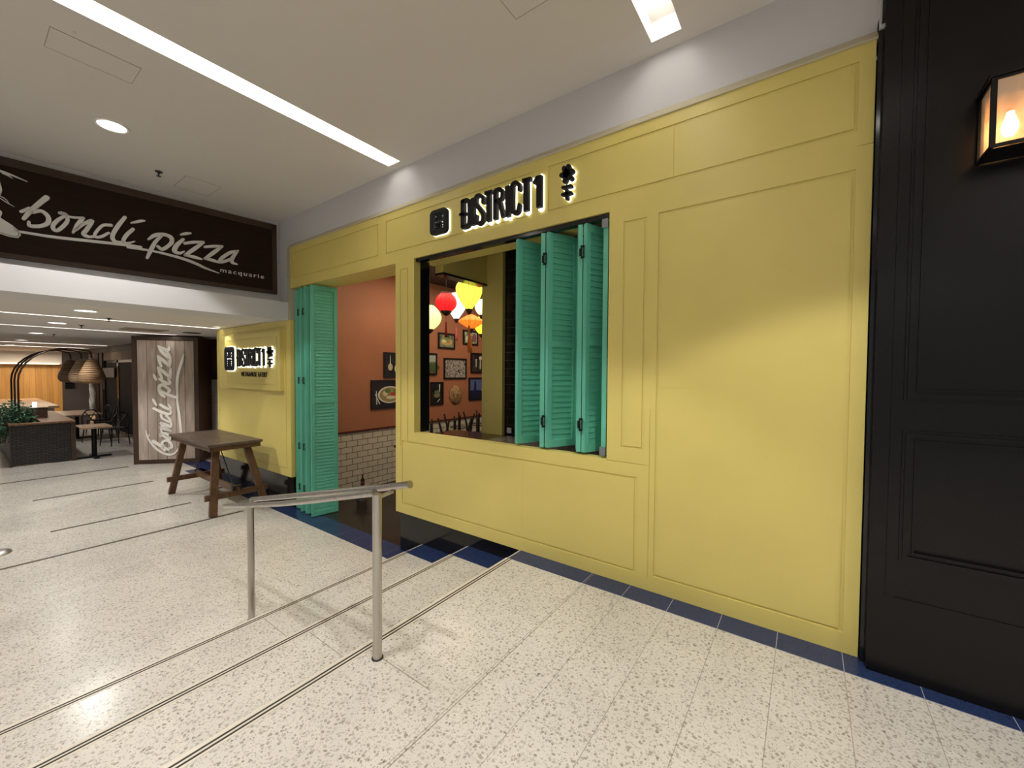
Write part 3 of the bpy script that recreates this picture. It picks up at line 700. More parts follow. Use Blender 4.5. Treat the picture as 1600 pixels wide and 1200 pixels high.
for a, b in LV: leaf(sh, a, b, z0, z1, .036, .485)
for x in (-1.775, -1.435):
    for z in (z0+.22, z1-.22): hinge(sh, (x, yf-.018), z)
for z in (z0+.02, z1-.05):
    m = MB(); m.box(-1.268, yf-.022, z-.02, -1.222, yf-.017, z+.045); m.lathe([(.0005, 0), (.005, 0), (.005, .003)], (-1.245, yf-.02, z+.01), 8); m.obj('pivot_plate', M_ZINC, sh)
dr = thing('folding_door', 'tall mint green louvred folding door stacked at the left of the doorway', 'door', (-5.7, D+.02, FL))
z0, z1 = FL+.012, 2.715; yf = D-.012
LV = [((-5.445, yf-.01), (-5.385, 3.215)), ((-5.42, 3.215), (-5.60, yf)), ((-5.655, yf+.01), (-5.52, 3.2)), ((-5.56, 3.2), (-5.74, yf+.01)), ((-5.80, yf+.02), (-5.68, 3.2)), ((-5.70, 3.2), (-5.93, yf+.03)), ((-5.985, yf+.05), (-5.86, 3.2))]
for i, (a, b) in enumerate(LV[:1]+LV[2:3]+LV[4:5]+LV[6:7]): leaf(dr, a, b, z0, z1, .034, .5)
for i, (a, b) in enumerate((((-5.445-.065, 3.2), (-5.61, yf+.01)), ((-5.70, 3.2), (-5.76, yf+.012)), ((-5.80, 3.2), (-5.94, yf+.05)))): leaf(dr, a, b, z0, z1, .034, .5)
for x, dy in ((-5.633, .005), (-5.78, .014)):
    for z in (2.37, 1.42, .50, -.08): hinge(dr, (x, yf-.018+dy), z, .09)

# ------------------------------------------------------------------ HANDRAIL
hr = thing('handrail', 'brushed stainless steel stair handrail with two round posts', 'handrail', (-2.7, 1.36, 0))
pa, pb = (-1.851, 1.329), (-3.575, 1.386)
MB().tube([(*pa, 0), (*pa, .895)], .0245, 24).obj('post', M_STEEL, hr)
MB().tube([(*pb, FL), (*pb, PY(389, 790, 1.386).z)], .0245, 24).obj('post', M_STEEL, hr)
for p, z in ((pa, 0), (pb, FL)): MB().lathe([(.0246, .0), (.031, .0), (.031, .004), (.0246, .007)], (*p, z), 24).obj('collar', M_IRON, hr)
lowr = [PY(x_, y_, Y_) for x_, y_, Y_ in ((586, 770, 1.335), (480, 783, 1.36), (440, 787, 1.37), (405, 789, 1.38), (380, 790, 1.385), (352, 790, 1.395))]
MB().tube(lowr, .0195, 20).obj('rail', M_STEEL, hr)
upr = [PY(x_, y_, 1.455) for x_, y_ in ((640, 757), (600, 762), (440, 776.5), (393, 780.5))]
MB().tube(upr, .0195, 20).obj('rail', M_STEEL, hr)
MB().tube([(pa[0], pa[1]+.01, .875), (pa[0]-.03, 1.452, PY(596, 763, 1.455).z)], .011, 12).obj('bracket', M_STEEL, hr)
MB().tube([(pb[0], pb[1], PY(389, 790, 1.386).z), upr[-1]], .011, 12).obj('bracket', M_STEEL, hr)
m = MB(); dv = (Vector(upr[0])-Vector(upr[1])).normalized(); a = Vector(upr[0]); m.tube([a-dv*.004, a+dv*.004], .021, 20); m.obj('end_cap', M_STEEL, hr)

# ------------------------------------------------------------------ TRESTLE TABLE
tt = thing('trestle_table', 'tall rustic dark wood trestle table with splayed legs in front of the yellow wall', 'table', (-7.4, 2.38, FL))
TH = .525; tx0, tx1, ty0, ty1 = -8.30, -6.60, 2.05, 2.735
m = MB()
for k in range(4):
    a = ty0+(ty1-ty0)*k/4; m.bbox(tx0+.10, a+.001, TH-.035, tx1-.10, a+(ty1-ty0)/4-.001, TH, .004)
m.bbox(tx0, ty0-.004, TH-.037, tx0+.099, ty1+.004, TH+.001, .005); m.bbox(tx1-.099, ty0-.004, TH-.037, tx1, ty1+.004, TH+.001, .005)
m.obj('tabletop', M_TTOP, tt)
m = MB(); m.bbox(tx0+.04, ty0+.03, TH-.10, tx1-.04, ty0+.055, TH-.036); m.bbox(tx0+.04, ty1-.055, TH-.10, tx1-.04, ty1-.03, TH-.036)
m.bbox(tx0+.02, ty0+.02, TH-.10, tx0+.06, ty1-.02, TH-.036); m.bbox(tx1-.06, ty0+.02, TH-.10, tx1-.02, ty1-.02, TH-.036); m.obj('apron', M_TABLE, tt)
for sx_, xt, xf in ((1, -6.80, -6.53), (-1, -8.10, -8.30)):
    for yt, yb_ in ((2.20, 2.07), (2.58, 2.74)):
        MB().beam((xf, yb_, FL+.005), (xt+(xf-xt)*.02, yt, TH-.06), .055, .085, up=(0, 1, .2)).obj('leg', M_TABLE, tt)
    zc = -.20; kx = xf+(xt-xf)*(zc-FL)/(TH-.06-FL)
    MB().beam((kx, 2.0, zc), (kx, 2.79, zc), .045, .075).obj('crossbar', M_TABLE, tt)
    MB().beam((xt, ty0+.06, TH-.07), (xt, ty1-.06, TH-.07), .06, .06).obj('crossbar', M_TABLE, tt)
MB().beam((-8.27, 2.39, -.16), (-6.56, 2.39, -.16), .035, .085).obj('stretcher', M_TABLE, tt)
MB().tube([(-6.62, 2.36, -.13), (-7.20, 2.36, TH-.05)], .007, 8).obj('brace_rod', M_IRON, tt)
MB().tube([(-8.20, 2.36, -.13), (-7.60, 2.36, TH-.05)], .007, 8).obj('brace_rod', M_IRON, tt)
MB().bbox(-6.66, 2.33, -.22, -6.585, 2.45, -.10, .003).obj('iron_bracket', M_IRON, tt)

# ------------------------------------------------------------------ BLACK PANELLED WALL at right
BY = 2.80
def FB(u, v, n=0): return (.283+u, BY-n, v)
def bx(x, y): p = PY(x, y, BY); return p.x-.283, p.z
regs = []
def mould(u0, v0, u1, v1):
    return [(u0, v0, u1, v1, -.008), (u0+.012, v0+.012, u1-.012, v1-.012, -.016), (u0+.03, v0+.03, u1-.03, v1-.03, -.004), (u0+.045, v0+.045, u1-.045, v1-.045, -.012), (u0+.052, v0+.052, u1-.052, v1-.052, .012)]
a = bx(1410, 672); b = bx(1420, 878); c = bx(1415, 625)
WR = 1.35
regs += mould(a[0], b[1], WR, a[1]); regs += mould(a[0], c[1], WR, 4.4)
k = bx(1395, 931); regs.append((k[0], k[1]-.004, 4., k[1], .004))
k1 = bx(1400, 400); regs.append((k1[0]-.004, k[1], k1[0], 4.6, .005))
k2 = bx(1427, 400)
mb = relief(FB, 4.5, 4.6, regs, .5)
struct('wall_right', mb, M_BLKW)
mb = MB(); mb.box(.262, D-.03, -.0, .283, D+.2, 3.40); mb.box(.270, BY+.012, 3.35, .30, D+.1, 4.6)
struct('trim_12', mb, M_BLACK)
mb = MB(); mb.box(.262, D-.045, 3.33, .283, D+.034, CZ); struct('trim_13', mb, M_WHITE)
# wall lantern
wl = thing('wall_lantern', 'square glass wall lantern with a glowing bulb on the black wall', 'wall lamp', (.75, BY, 2.7))
q0 = PY(1533, 200, BY-.02); fy = BY-.16
xl = .60; zt = PY(1553, 124, fy).z; zb = PY(1553, 228, fy).z
xl = PY(1551, 200, fy).x; xr = xl+.24
zbt = zt+.02; m = MB(); s = .009
zback = PY(1533, 244, BY-.01).z
for (x, y) in ((xl, fy), (xr, fy), (xl, BY-.004), (xr, BY-.004)): m.box(x-s, y-s*.6, zb, x+s, y+s*.6, zt)
for z in (zb, zt): 
    m.box(xl-s, fy-.006, z-.007, xr+s, fy+.006, z+.007); m.box(xl-s*.7, fy, z-.007, xl+s*.7, BY, z+.007); m.box(xr-s*.7, fy, z-.007, xr+s*.7, BY, z+.007)
m.box(xl-.015, fy-.012, zt+.006, xr+.015, BY, zt+.022)
m.box(xl, fy+.01, zb-.012, xr, BY, zb-.006)
m.obj('frame', M_BLKW, wl)
MB().box(xl+.01, BY-.012, zb+.01, xr-.01, BY-.003, zt-.01).obj('back_plate', mat('warm_reflector', rgb(220, 184, 138), .5, .1), wl)
gl = mat('lantern_glass', (1, .82, .62, 1), .25, spec=.4); gl.node_tree.nodes['Principled BSDF'].inputs['Alpha'].default_value = .4
m = MB(); m.box(xl+s, fy-.001, zb+.006, xr-s, fy+.001, zt-.006); m.box(xl-.001, fy+.006, zb+.006, xl+.001, BY-.006, zt-.006); m.box(xr-.001, fy+.006, zb+.006, xr+.001, BY-.006, zt-.006); m.obj('glass_pane', gl, wl)
bxp = ((xl+xr)/2-.03, (fy+BY)/2, zb+.085)
bq = PY(1578, 197, (fy+BY)/2); bxp = (bq.x, bq.y, bq.z)
m = MB(); m.lathe([(.001, -.045), (.014, -.04), (.024, -.02), (.026, 0), (.02, .025), (.012, .05), (.012, .06)], bxp, 16); m.obj('bulb', mat('bulb_glow', (1, .8, .5, 1), .3, emit=(1, .62, .28, 1), es=24), wl)
m = MB(); m.lathe([(.013, .06), (.013, .085), (.018, .085), (.018, .12)], bxp, 12); m.tube([(bxp[0], bxp[1], bxp[2]+.12), (bxp[0], bxp[1], zt)], .006, 8); m.obj('bulb_holder', mat('brass', rgb(150, 110, 60), .35, 1.), wl)
lamp('lantern_bulb_light', 'POINT', (bxp[0], bxp[1]-.0, bxp[2]), 2.2, (1, .62, .32), shadow_soft_size=.03)

# ------------------------------------------------------------------ SHOP INTERIOR
WX = -6.1
mb = MB(); mb.box(-6.12, D+.02, -.9, -1.98, 11, FL-.001+.002)
mb.box(-3.31, D+.10, -.6, 1.5, 11, FL); o = struct('floor_shop', mb, M_DKFLOOR); o.name = 'floor'
mb = MB(); mb.box(WX-.1, 3.235, .56, WX, 11, 3.4); struct('wall_shop_left', mb, M_ORW)
mb = MB(); mb.box(WX-.1, 3.235, FL, WX+.001, 11, .535); struct('wall_tile', mb, M_SUBWAY)
mb = MB(); mb.bbox(WX-.05, 3.235, .53, WX+.018, 11, .565, .005); struct('trim_14', mb, M_RAIL)
mb = MB(); mb.box(-6.3, 10.9, FL, 1.5, 11, 3.4); struct('wall_shop_back', mb, M_ORW)
mb = MB(); mb.box(-6.3, 3.24, 3.31, 1.5, 11, 3.4); o = struct('ceiling_shop', mb, M_DKCEIL); o.name = 'ceiling'
# header above openings inside
mb = MB(); mb.box(-6.2, 3.13, 2.80, .4, 3.24, 3.34); mb.box(-6.2, D+.11, -.45, -6.03, 3.24, 3.3); mb.box(-3.60, D+.11, FL, -1.9, 3.23, .72); mb.box(-1.10, D+.12, FL, .4, 3.23, 2.8)
struct('wall_shop_front', mb, M_YELB)
# yellow column, beam, black tiled wall
c0 = PY(753, 560, 4.0).x; c1 = PY(785, 560, 4.0).x
mb = MB(); mb.box(c0, 4.0, FL, c1, 4.45, 3.32); struct('wall_column', mb, M_YELB)
mb = MB(); mb.box(-3.42, 3.235, 2.66, -3.30, 3.998, 3.31)
mb.box(-3.302, 3.235, 2.95, -3.297, 3.99, 2.958); struct('trim_15', mb, M_YELB)
mb = MB(); mb.box(-3.425, 3.235, 2.635, -3.29, 3.998, 2.658); struct('trim_16', mb, M_BLACK)
mb = MB(); mb.box(c1-.01, 4.05, FL, .4, 4.15, 3.31); struct('wall_shop_right', mb, M_BLKTILE)
q = PY(796, 672, 4.05)
so = MB(); so.bbox(q.x-.03, 4.035, q.z-.035, q.x+.035, 4.049, q.z+.03, .003); tag(so.obj('power_socket', mat('white_plastic', rgb(190, 190, 190), .4)), 'white power socket on the black tiled wall inside the window', 'socket')
# window counter
q = PY(712, 671, 4.0)
ct = thing('window_counter', 'dark polished counter inside the window, below the yellow column', 'counter', (-3.0, 3.6, .745))
MB().bbox(max(q.x, -3.83), 3.245, .735, -2.95, 3.995, .775, .006).bbox(-3.37, D+.105, .735, -2.95, 3.244, .775, .003).obj('worktop', mat('dark_polished_top', rgb(44, 36, 28), .12), ct)
MB().bbox(-2.949, D+.105, .735, -1.22, 3.995, .778, .006).obj('stone_top', mat('grey_marble_top', rgb(128, 118, 108), .2, noise=((6, 6, 6), .3, 6)), ct)
m = MB(); m.box(q.x+.1, 3.34, FL, -1.3, 3.9, .735); m.obj('base', M_BLACK, ct)

# lanterns
def lantern(px, py, Yd, wpx, hpx, shape, col, label, es=1.3, tass=None, tcol=None, ribs=14, capc=(.03, .012, .01, 1)):
    c = PY(px, py, Yd); mpp = (PY(px+.5, py, Yd)-PY(px-.5, py, Yd)).x
    # apparent sizes measured in the photo
    dpt = (c-CP).dot(AF); r = wpx*dpt/FPX/2; h = hpx*dpt/FPX
    t = thing('silk_lantern', label, 'lantern', tuple(c), 'silk lanterns hanging in the shop')
    prof = []
    for i in range(17):
        s = i/16
        if shape == 'globe': rr = r*max(.28, math.sin(math.pi*(.08+.84*s))**.75)
        elif shape == 'flat': rr = r*max(.3, math.sin(math.pi*(.1+.8*s))**.55)
        elif shape == 'balloon': rr = r*(.24+.76*math.sin(min(1, s/.68)*math.pi/2)**1.15) if s < .68 else r*(.35+.65*math.cos((s-.68)/.32*math.pi/2)**.6)
        elif shape == 'diamond': rr = r*(.18+.82*(1-abs(2*s-1)**1.25))
        prof.append((rr, -h/2+h*s))
    n = ribs*4; m = MB(); vs = []; 
    for rr, z in prof:
        for k in range(n):
            a = 2*math.pi*k/n; g = 1-.035*(1-abs(math.cos(a*ribs/2)))
            vs.append((c.x+rr*g*math.cos(a), c.y+rr*g*math.sin(a), c.z+z))
    fs = [(i*n+k, i*n+(k+1) % n, (i+1)*n+(k+1) % n, (i+1)*n+k) for i in range(16) for k in range(n)]
    m.add(vs, fs, True); mm = mat('silk_'+label.split()[0]+'_'+str(len(MATS)), col, .6, emit=col, es=es)
    m.obj('shade', mm, t)
    m = MB()
    for j in range(ribs):
        a = 2*math.pi*j/ribs; m.tube([(c.x+rr*1.003*math.cos(a), c.y+rr*1.003*math.sin(a), c.z+z) for rr, z in prof], .0028, 5, False)
    m.obj('ribs', mat('rib_'+str(len(MATS)), tuple(x*.45 for x in col[:3])+(1,), .5), t)
    b = prof[0][0]; cm = mat('lantern_cap', capc, .5)
    MB().lathe([(b+.004, 0), (b+.004, -.012), (b*.5, -.06), (.012, -.075), (.001, -.075)], (c.x, c.y, c.z-h/2), 20).obj('base_cap', cm, t)
    MB().lathe([(.001, .02), (prof[-1][0]+.003, .02), (prof[-1][0]+.003, 0)], (c.x, c.y, c.z+h/2), 20).obj('top_cap', cm, t)
    MB().tube([(c.x, c.y, c.z+h/2), (c.x, c.y, 3.31)], .003, 6).obj('cord', cm, t)
    if tass:
        zt_ = c.z-h/2-.07; L_ = tass*dpt/FPX
        MB().tube([(c.x, c.y, zt_), (c.x, c.y, zt_-L_*.3)], .003, 6).lathe([(.004, -L_*.28), (.016, -L_*.34), (.012, -L_*.4), (.02, -L_*.7), (.024, -L_), (.001, -L_)], (c.x, c.y, zt_), 12).obj('tassel', mat('tassel_'+str(len(MATS)), tcol, .8), t)
    return t
lantern(697, 472.5, 4.6, 33, 27, 'flat', (.80, .012, .015, 1), 'red round silk lantern with a red tassel', 1.1, 34, (.25, .01, .01, 1))
lantern(713, 478, 5.4, 34, 40, 'balloon', (.80, .84, 1, 1), 'white balloon-shaped silk lantern behind the red one', 1.25, 28, (.55, .10, .12, 1))
lantern(733, 460, 4.25, 42, 46, 'balloon', (.90, .86, .08, 1), 'large yellow balloon-shaped silk lantern with an orange tassel', 1.25, 60, (.55, .16, .03, 1))
lantern(671, 496, 4.9, 37, 37, 'globe', (.95, .90, .32, 1), 'pale yellow globe silk lantern at the left edge of the window', 1.1)
lantern(736, 502.5, 5.0, 40, 22, 'diamond', (.95, .20, .02, 1), 'orange spindle-shaped silk lantern below the yellow one', 1.1, 30, (.55, .16, .03, 1))
lantern(752, 480, 5.6, 20, 24, 'globe', (1, .92, .62, 1), 'small cream globe silk lantern beside the yellow column', 1.1)
lantern(753, 508, 6.0, 24, 28, 'globe', (.95, .80, .05, 1), 'yellow globe silk lantern behind the orange one', 1.1)

# framed pictures on the terracotta wall (plane X = WX)
def onw(x, y): p = PX(x, y, WX+.02); return p.y, p.z
def picture(px0, py0, px1, py1, art, label, depth=.02, bw=.035, bg=(.02, .015, .012, 1), w_h=None, pal=None, sc=8, thr=.5):
    ya, za = onw(px0, py0); yb, zb = onw(px1, py1); zt_ = max(za, zb); zl = min(za, zb)
    if w_h: yb = ya+w_h
    t = thing('framed_picture', label, 'picture', (WX, (ya+yb)/2, (zt_+zl)/2), 'framed pictures on the terracotta wall')
    FW = lambda u, v, n=0: (WX+.002+n, ya+u, zl+v); W, H = yb-ya, zt_-zl
    m = MB()
    for q in ((0, 0, W, bw), (0, H-bw, W, H), (0, bw, bw, H-bw), (W-bw, bw, W, H-bw)): m.poly([(q[0], q[1]), (q[2], q[1]), (q[2], q[3]), (q[0], q[3])], FW, 0, .024)
    m.obj('frame', mat('picture_frame', (.012, .009, .008, 1), .35), t)
    nm = 'print_%d' % len(bpy.data.materials); pm = bpy.data.materials.new(nm); pm.use_nodes = True; nt = pm.node_tree
    tc = N(nt, 'ShaderNodeTexCoord'); mp = N(nt, 'ShaderNodeMapping'); mp.inputs['Location'].default_value = (0, random.random()*9, 0); nt.links.new(tc.outputs['Object'], mp.inputs[0])
    nz = N(nt, 'ShaderNodeTexNoise'); nz.inputs['Scale'].default_value = sc; nz.inputs['Detail'].default_value = 5; nz.inputs['Distortion'].default_value = .6; nt.links.new(mp.outputs[0], nz.inputs['Vector'])
    cr = N(nt, 'ShaderNodeValToRGB'); nt.links.new(nz.outputs[0], cr.inputs[0]); el_ = cr.color_ramp.elements
    pal = pal or [bg, bg]
    el_[0].position = .35; el_[0].color = pal[0]; el_[1].position = .68; el_[1].color = pal[-1]
    for i, cc in enumerate(pal[1:-1]): e_ = el_.new(.35+.33*(i+1)/(len(pal)-1)); e_.color = cc
    b = nt.nodes['Principled BSDF']; nt.links.new(cr.outputs[0], b.inputs['Base Color']); b.inputs['Roughness'].default_value = .3
    mats = [pm]; m = MB(); m.poly([(bw, bw), (W-bw, bw), (W-bw, H-bw), (bw, H-bw)], FW, 0, .012)
    for i, (kind, colr, P) in enumerate(art):
        mats.append(mat('ink_%d_%d_%d' % tuple(int(255*x) for x in colr[:3]), colr, .4)); m.m = i+1; lv = .013+.0006*i
        if kind == 'e': pts = [(W*(P[0]+P[2]*math.cos(a)), H*(P[1]+P[3]*math.sin(a))) for a in np.linspace(0, 2*math.pi, 20)[:-1]]
        else: pts = [(W*a, H*b_) for a, b_ in P]
        m.poly(pts, FW, .012, lv)
    m.obj('print', mats, t)
    return t
w8 = (.75, .72, .66, 1); gr = (.12, .2, .05, 1); rd = (.5, .06, .03, 1)
picture(580, 594, 618, 637, [('e', w8, (.46, .48, .30, .30)), ('e', (.35, .26, .10, 1), (.46, .48, .26, .26)), ('e', (.7, .6, .35, 1), (.34, .52, .06, .09)), ('e', gr, (.40, .62, .07, .08)), ('e', rd, (.54, .50, .08, .07)), ('e', (.75, .66, .5, 1), (.48, .38, .12, .06)), ('e', gr, (.60, .60, .05, .09)), ('e', (.8, .72, .5, 1), (.66, .45, .05, .06)),
    ('p', w8, [(.12, .15), (.14, .15), (.13, .62), (.115, .62)]), ('p', w8, [(.09, .5), (.10, .53), (.21, .18), (.19, .16)])], 'dark framed picture of a white plate of food with chopsticks', w_h=.86, pal=[(.008, .006, .006, 1), (.03, .012, .01, 1)])
picture(600, 550, 618, 590, [('e', (.6, .5, .32, 1), (.28, .42, .10, .14)), ('p', w8, [(.26, .5), (.30, .5), (.285, .88), (.27, .88)]), ('e', (.7, .6, .42, 1), (.55, .36, .09, .15)), ('e', (.5, .42, .3, 1), (.72, .5, .08, .1))], 'dark framed picture of pale bottles, partly behind the yellow post', w_h=.5, pal=[(.008, .007, .006, 1), (.03, .025, .02, 1)])
picture(685, 519, 711, 546, [('e', (.55, .42, .18, 1), (.5, .42, .34, .2)), ('e', (.8, .72, .5, 1), (.35, .5, .12, .1)), ('e', (.6, .2, .08, 1), (.6, .45, .1, .08)), ('e', (.2, .3, .08, 1), (.5, .62, .16, .1))], 'small framed picture of a food platter below the red lantern', pal=[(.03, .04, .02, 1), (.3, .32, .22, 1), (.08, .06, .04, 1)], sc=5)
picture(724, 515, 747, 540, [('e', w8, (.3, .4, .14, .22)), ('e', (.3, .1, .16, 1), (.75, .5, .15, .3)), ('e', gr, (.5, .3, .2, .15))], 'small framed colourful picture below the orange lantern', pal=[(.5, .5, .42, 1), (.12, .2, .05, 1), (.7, .7, .62, 1)], sc=6)
picture(694, 559, 729, 592, [], 'large framed black and white picture full of small figures in the middle of the wall', pal=[(.02, .018, .015, 1), (.55, .5, .44, 1), (.06, .05, .05, 1), (.75, .7, .62, 1)], sc=13)
picture(660, 551, 683, 586, [('e', (.08, .12, .04, 1), (.6, .35, .6, .18)), ('p', (.42, .48, .42, 1), [(.06, .6), (.94, .6), (.94, .94), (.06, .94)])], 'framed green landscape picture at the left edge of the window', pal=[(.04, .07, .02, 1), (.2, .22, .12, 1)], sc=7)
picture(736, 551, 756, 583, [('p', (.5, .45, .4, 1), [(.3, .3), (.36, .3), (.38, .7), (.28, .7)]), ('e', (.7, .6, .5, 1), (.6, .75, .1, .1)), ('p', (.6, .5, .42, 1), [(.55, .2), (.62, .2), (.62, .7), (.56, .7)])], 'tall dark framed picture of pale figures beside the yellow column', w_h=.55, pal=[(.01, .01, .01, 1), (.06, .05, .045, 1)])
picture(673, 597, 693, 632, [('e', (.25, .2, .1, 1), (.5, .42, .24, .1)), ('p', w8, [(.66, .55), (.72, .55), (.74, .9), (.66, .9)]), ('e', (.12, .18, .08, 1), (.5, .55, .2, .1)), ('p', w8, [(.48, .12), (.52, .12), (.72, .24), (.68, .26)])], 'dark framed picture of food with a rising wisp at lower left of the window', pal=[(.006, .006, .006, 1), (.03, .03, .025, 1)])
picture(733, 590, 757, 624, [('p', (.10, .14, .34, 1), [(.06, .45), (.94, .45), (.94, .94), (.06, .94)]), ('p', (.01, .015, .05, 1), [(.06, .06), (.94, .06), (.94, .42), (.06, .42)]), ('p', (.02, .02, .05, 1), [(.22, .4), (.36, .4), (.33, .85), (.26, .85)]), ('p', (.5, .3, .25, 1), [(.6, .4), (.9, .4), (.9, .6), (.7, .66), (.6, .5)])], 'framed blue dusk skyline picture beside the yellow column', w_h=.72, pal=[(.05, .07, .2, 1), (.08, .1, .28, 1)])
cy_, cz_ = onw(713, 617)
t = thing('wall_plate', 'round woven bamboo hat hung on the terracotta wall among the pictures', 'wall decoration', (WX, cy_, cz_))
m = MB(); R_ = .195; n = 40
pr = [(R_, 0), (R_*.98, .012), (R_*.7, .035), (R_*.3, .06), (.002, .07)]
vs = [(WX+.003+z, cy_+r*math.cos(2*math.pi*k/n), cz_+r*math.sin(2*math.pi*k/n)*1.06) for r, z in pr for k in range(n)]
m.add(vs, [(i*n+k, i*n+(k+1) % n, (i+1)*n+(k+1) % n, (i+1)*n+k) for i in range(4) for k in range(n)], True)
m.obj('disc', mat('bamboo_pattern', rgb(158, 122, 82), .6, noise=((22, 22, 22), .65, 5), bump=(60, .4)), t)
m = MB(); m.tube([(WX+.006, cy_+R_*math.cos(a), cz_+1.06*R_*math.sin(a)) for a in np.linspace(0, 2*math.pi, 40)], .006, 6, False); m.obj('rim', mat('bamboo_rim', rgb(120, 88, 56), .6), t)

# dining tables with upturned chairs
def bent_chair(label, grp=None):
    """upturned bentwood chair, origin on the table top (seat side down)"""
    t = thing('dining_chair', label, 'chair', (0, 0, 0), grp)
    wd = mat('ebonised_wood', (.012, .009, .008, 1), .35)
    # seat rests on table; legs point up
    MB().lathe([(.001, .0), (.20, .0), (.205, .012), (.20, .028), (.001, .03)], (0, 0, 0), 24).obj('seat', wd, t)
    for sx_ in (-1, 1):
        for sy_ in (-1, 1):
            MB().tube([(sx_*.14, sy_*.14, .02), (sx_*.165, sy_*.165, .25), (sx_*.205, sy_*.20, .455)], [.024, .021, .015], 10).obj('leg', wd, t)
    MB().tube([(.155*math.cos(a), .155*math.sin(a), .20) for a in np.linspace(0, 2*math.pi, 28)], .009, 8, False).obj('stretcher_ring', wd, t)
    pts = [(-.16, -.19, 0.0), (-.175, -.27, -.20), (-.12, -.31, -.40), (0, -.32, -.44), (.12, -.31, -.40), (.175, -.27, -.20), (.16, -.19, 0.0)]
    MB().tube([tuple(p) for p in smooth_pts(pts, 5)], .013, 8).obj('backrest', wd, t)
    return t
def dtable(x, y, label, z=.30):
    t = thing('dining_table', label, 'table', (x, y, FL), 'dark square tables inside the shop')
    MB().bbox(x-.33, y-.43, z-.03, x+.33, y+.43, z, .005).obj('tabletop', mat('dark_table_top', rgb(52, 36, 26), .25), t)
    MB().tube([(x, y, FL+.02), (x, y, z-.03)], .03, 12).obj('pedestal', M_HINGE, t)
    m = MB(); m.beam((x-.26, y, FL+.016), (x+.26, y, FL+.016), .06, .03); m.beam((x, y-.26, FL+.016), (x, y+.26, FL+.016), .06, .03); m.obj('foot', M_HINGE, t)
ch0 = bent_chair('upturned black bentwood chair on the table nearest to the yellow post', 'upturned chairs on the tables')
TB = [(-4.92, 4.84), (-5.35, 5.95), (-4.45, 6.2)]
tl = ['dark square table inside the shop closest to the window', 'dark square table against the tiled wall, second from the window', 'dark square table furthest from the window']
for (x, y), l in zip(TB, tl): dtable(x, y, l)
CHP = [(0, -1, 'upturned black bentwood chair on the near table, leftmost in the window'), (0, 1, 'second upturned black chair from the left in the window'),
       (1, -1, 'upturned black chair on the table against the tiled wall, nearer the window'), (1, 1, 'upturned black chair on the far side of the table against the tiled wall'),
       (2, -1, 'upturned black chair next to the yellow column'), (2, 1, 'upturned black chair farthest back behind the yellow column')]
for i, (k, sgn_, l) in enumerate(CHP):
    x, y = TB[k]; loc = (x, y+sgn_*.27, .301); r = 0 if sgn_ < 0 else math.pi
    if i == 0: ch0.location = loc; ch0.rotation_euler = (0, 0, r); ch0['label'] = l
    else: dup(ch0, loc, r, l)
# side table with bottle seen through the doorway
q = PZ(561, 781, FL); sxx, syy = q.x, q.y+.05
zt_ = .0
dd = ray(561, 757); tt_ = math.hypot(sxx, syy)/math.hypot(dd.x, dd.y); zt_ = (CP+dd*tt_).z-.01
t = thing('round_stool', 'small white round stool by the tiled wall inside the doorway', 'stool', (sxx, syy, FL))
MB().lathe([(.001, 0), (.12, 0), (.125, -.012), (.11, -.025), (.001, -.025)], (sxx, syy, zt_), 24).obj('seat', mat('white_stool', rgb(150, 145, 140), .5), t)
MB().lathe([(.09, zt_-FL-.025), (.07, .05), (.10, .0)], (sxx, syy, FL), 20).obj('base', mat('stool_base', rgb(60, 56, 52), .5), t)
m = MB(); m.lathe([(.001, .001), (.03, .001), (.032, .02), (.032, .075), (.026, .095), (.012, .115), (.011, .14)], (sxx+.02, syy, zt_), 16)
b_ = m.obj('body', mat('bottle_dark', (.02, .006, .006, 1), .15), None)
t = thing('sauce_bottle', 'small dark red sauce bottle standing on the white round stool', 'bottle', (sxx+.02, syy, zt_)); b_.parent = t; b_.matrix_parent_inverse = root_mat(t).inverted()
MB().lathe([(.013, .138), (.014, .138), (.014, .165), (.001, .165)], (sxx+.02, syy, zt_), 12).obj('cap', mat('bottle_cap', (.1, .01, .01, 1), .4), t)
MB().lathe([(.0325, .025), (.0325, .068)], (sxx+.02, syy, zt_), 16).obj('bottle_label', mat('bottle_label', (.12, .03, .03, 1), .5), t)
q = PY(611, 697, 3.9)
t = thing('wall_shelf_table', 'thin dark table end seen behind the yellow post through the doorway', 'table', (q.x+.2, 4.2, q.z))
MB().bbox(q.x, 3.95, q.z-.03, q.x+.3, 4.2, q.z, .004).obj('tabletop', mat('dark_table_top', rgb(52, 36, 26), .25), t)
MB().box(q.x+.2, 4.1, FL, q.x+.26, 4.16, q.z-.03).obj('leg', M_HINGE, t)

# ------------------------------------------------------------------ TIMBER PILLAR WITH VERTICAL SIGN
A0 = Vector((-11.496, 2.245, FL)); B0 = Vector((-10.704, 3.164, FL)); pd = (B0-A0); PW = pd.length; pd.normalize(); pn = Vector((pd.y, -pd.x, 0)); PH = 2.272-FL
def FP(u, v, n=0): return tuple(A0+pd*u+Vector((0, 0, v))+pn*n)
ps = thing('pillar_sign', 'freestanding timber pillar sign of whitewashed planks with vertical script lettering', 'sign', tuple((A0+B0)/2))
m = MB(); m.poly([(0.01, 0.01), (PW-.01, .01), (PW-.01, PH-.01), (.01, PH-.01)], FP, -.62, -.03); m.obj('pillar_body', M_TIMBER, ps)
m = MB(); fw = .085
for q in ((0, 0, fw, PH), (PW-fw, 0, PW, PH), (fw, 0, PW-fw, fw), (fw, PH-fw, PW-fw, PH)): m.poly([(q[0], q[1]), (q[2], q[1]), (q[2], q[3]), (q[0], q[3])], FP, -.04, 0)
m.obj('frame', M_DKFR, ps)
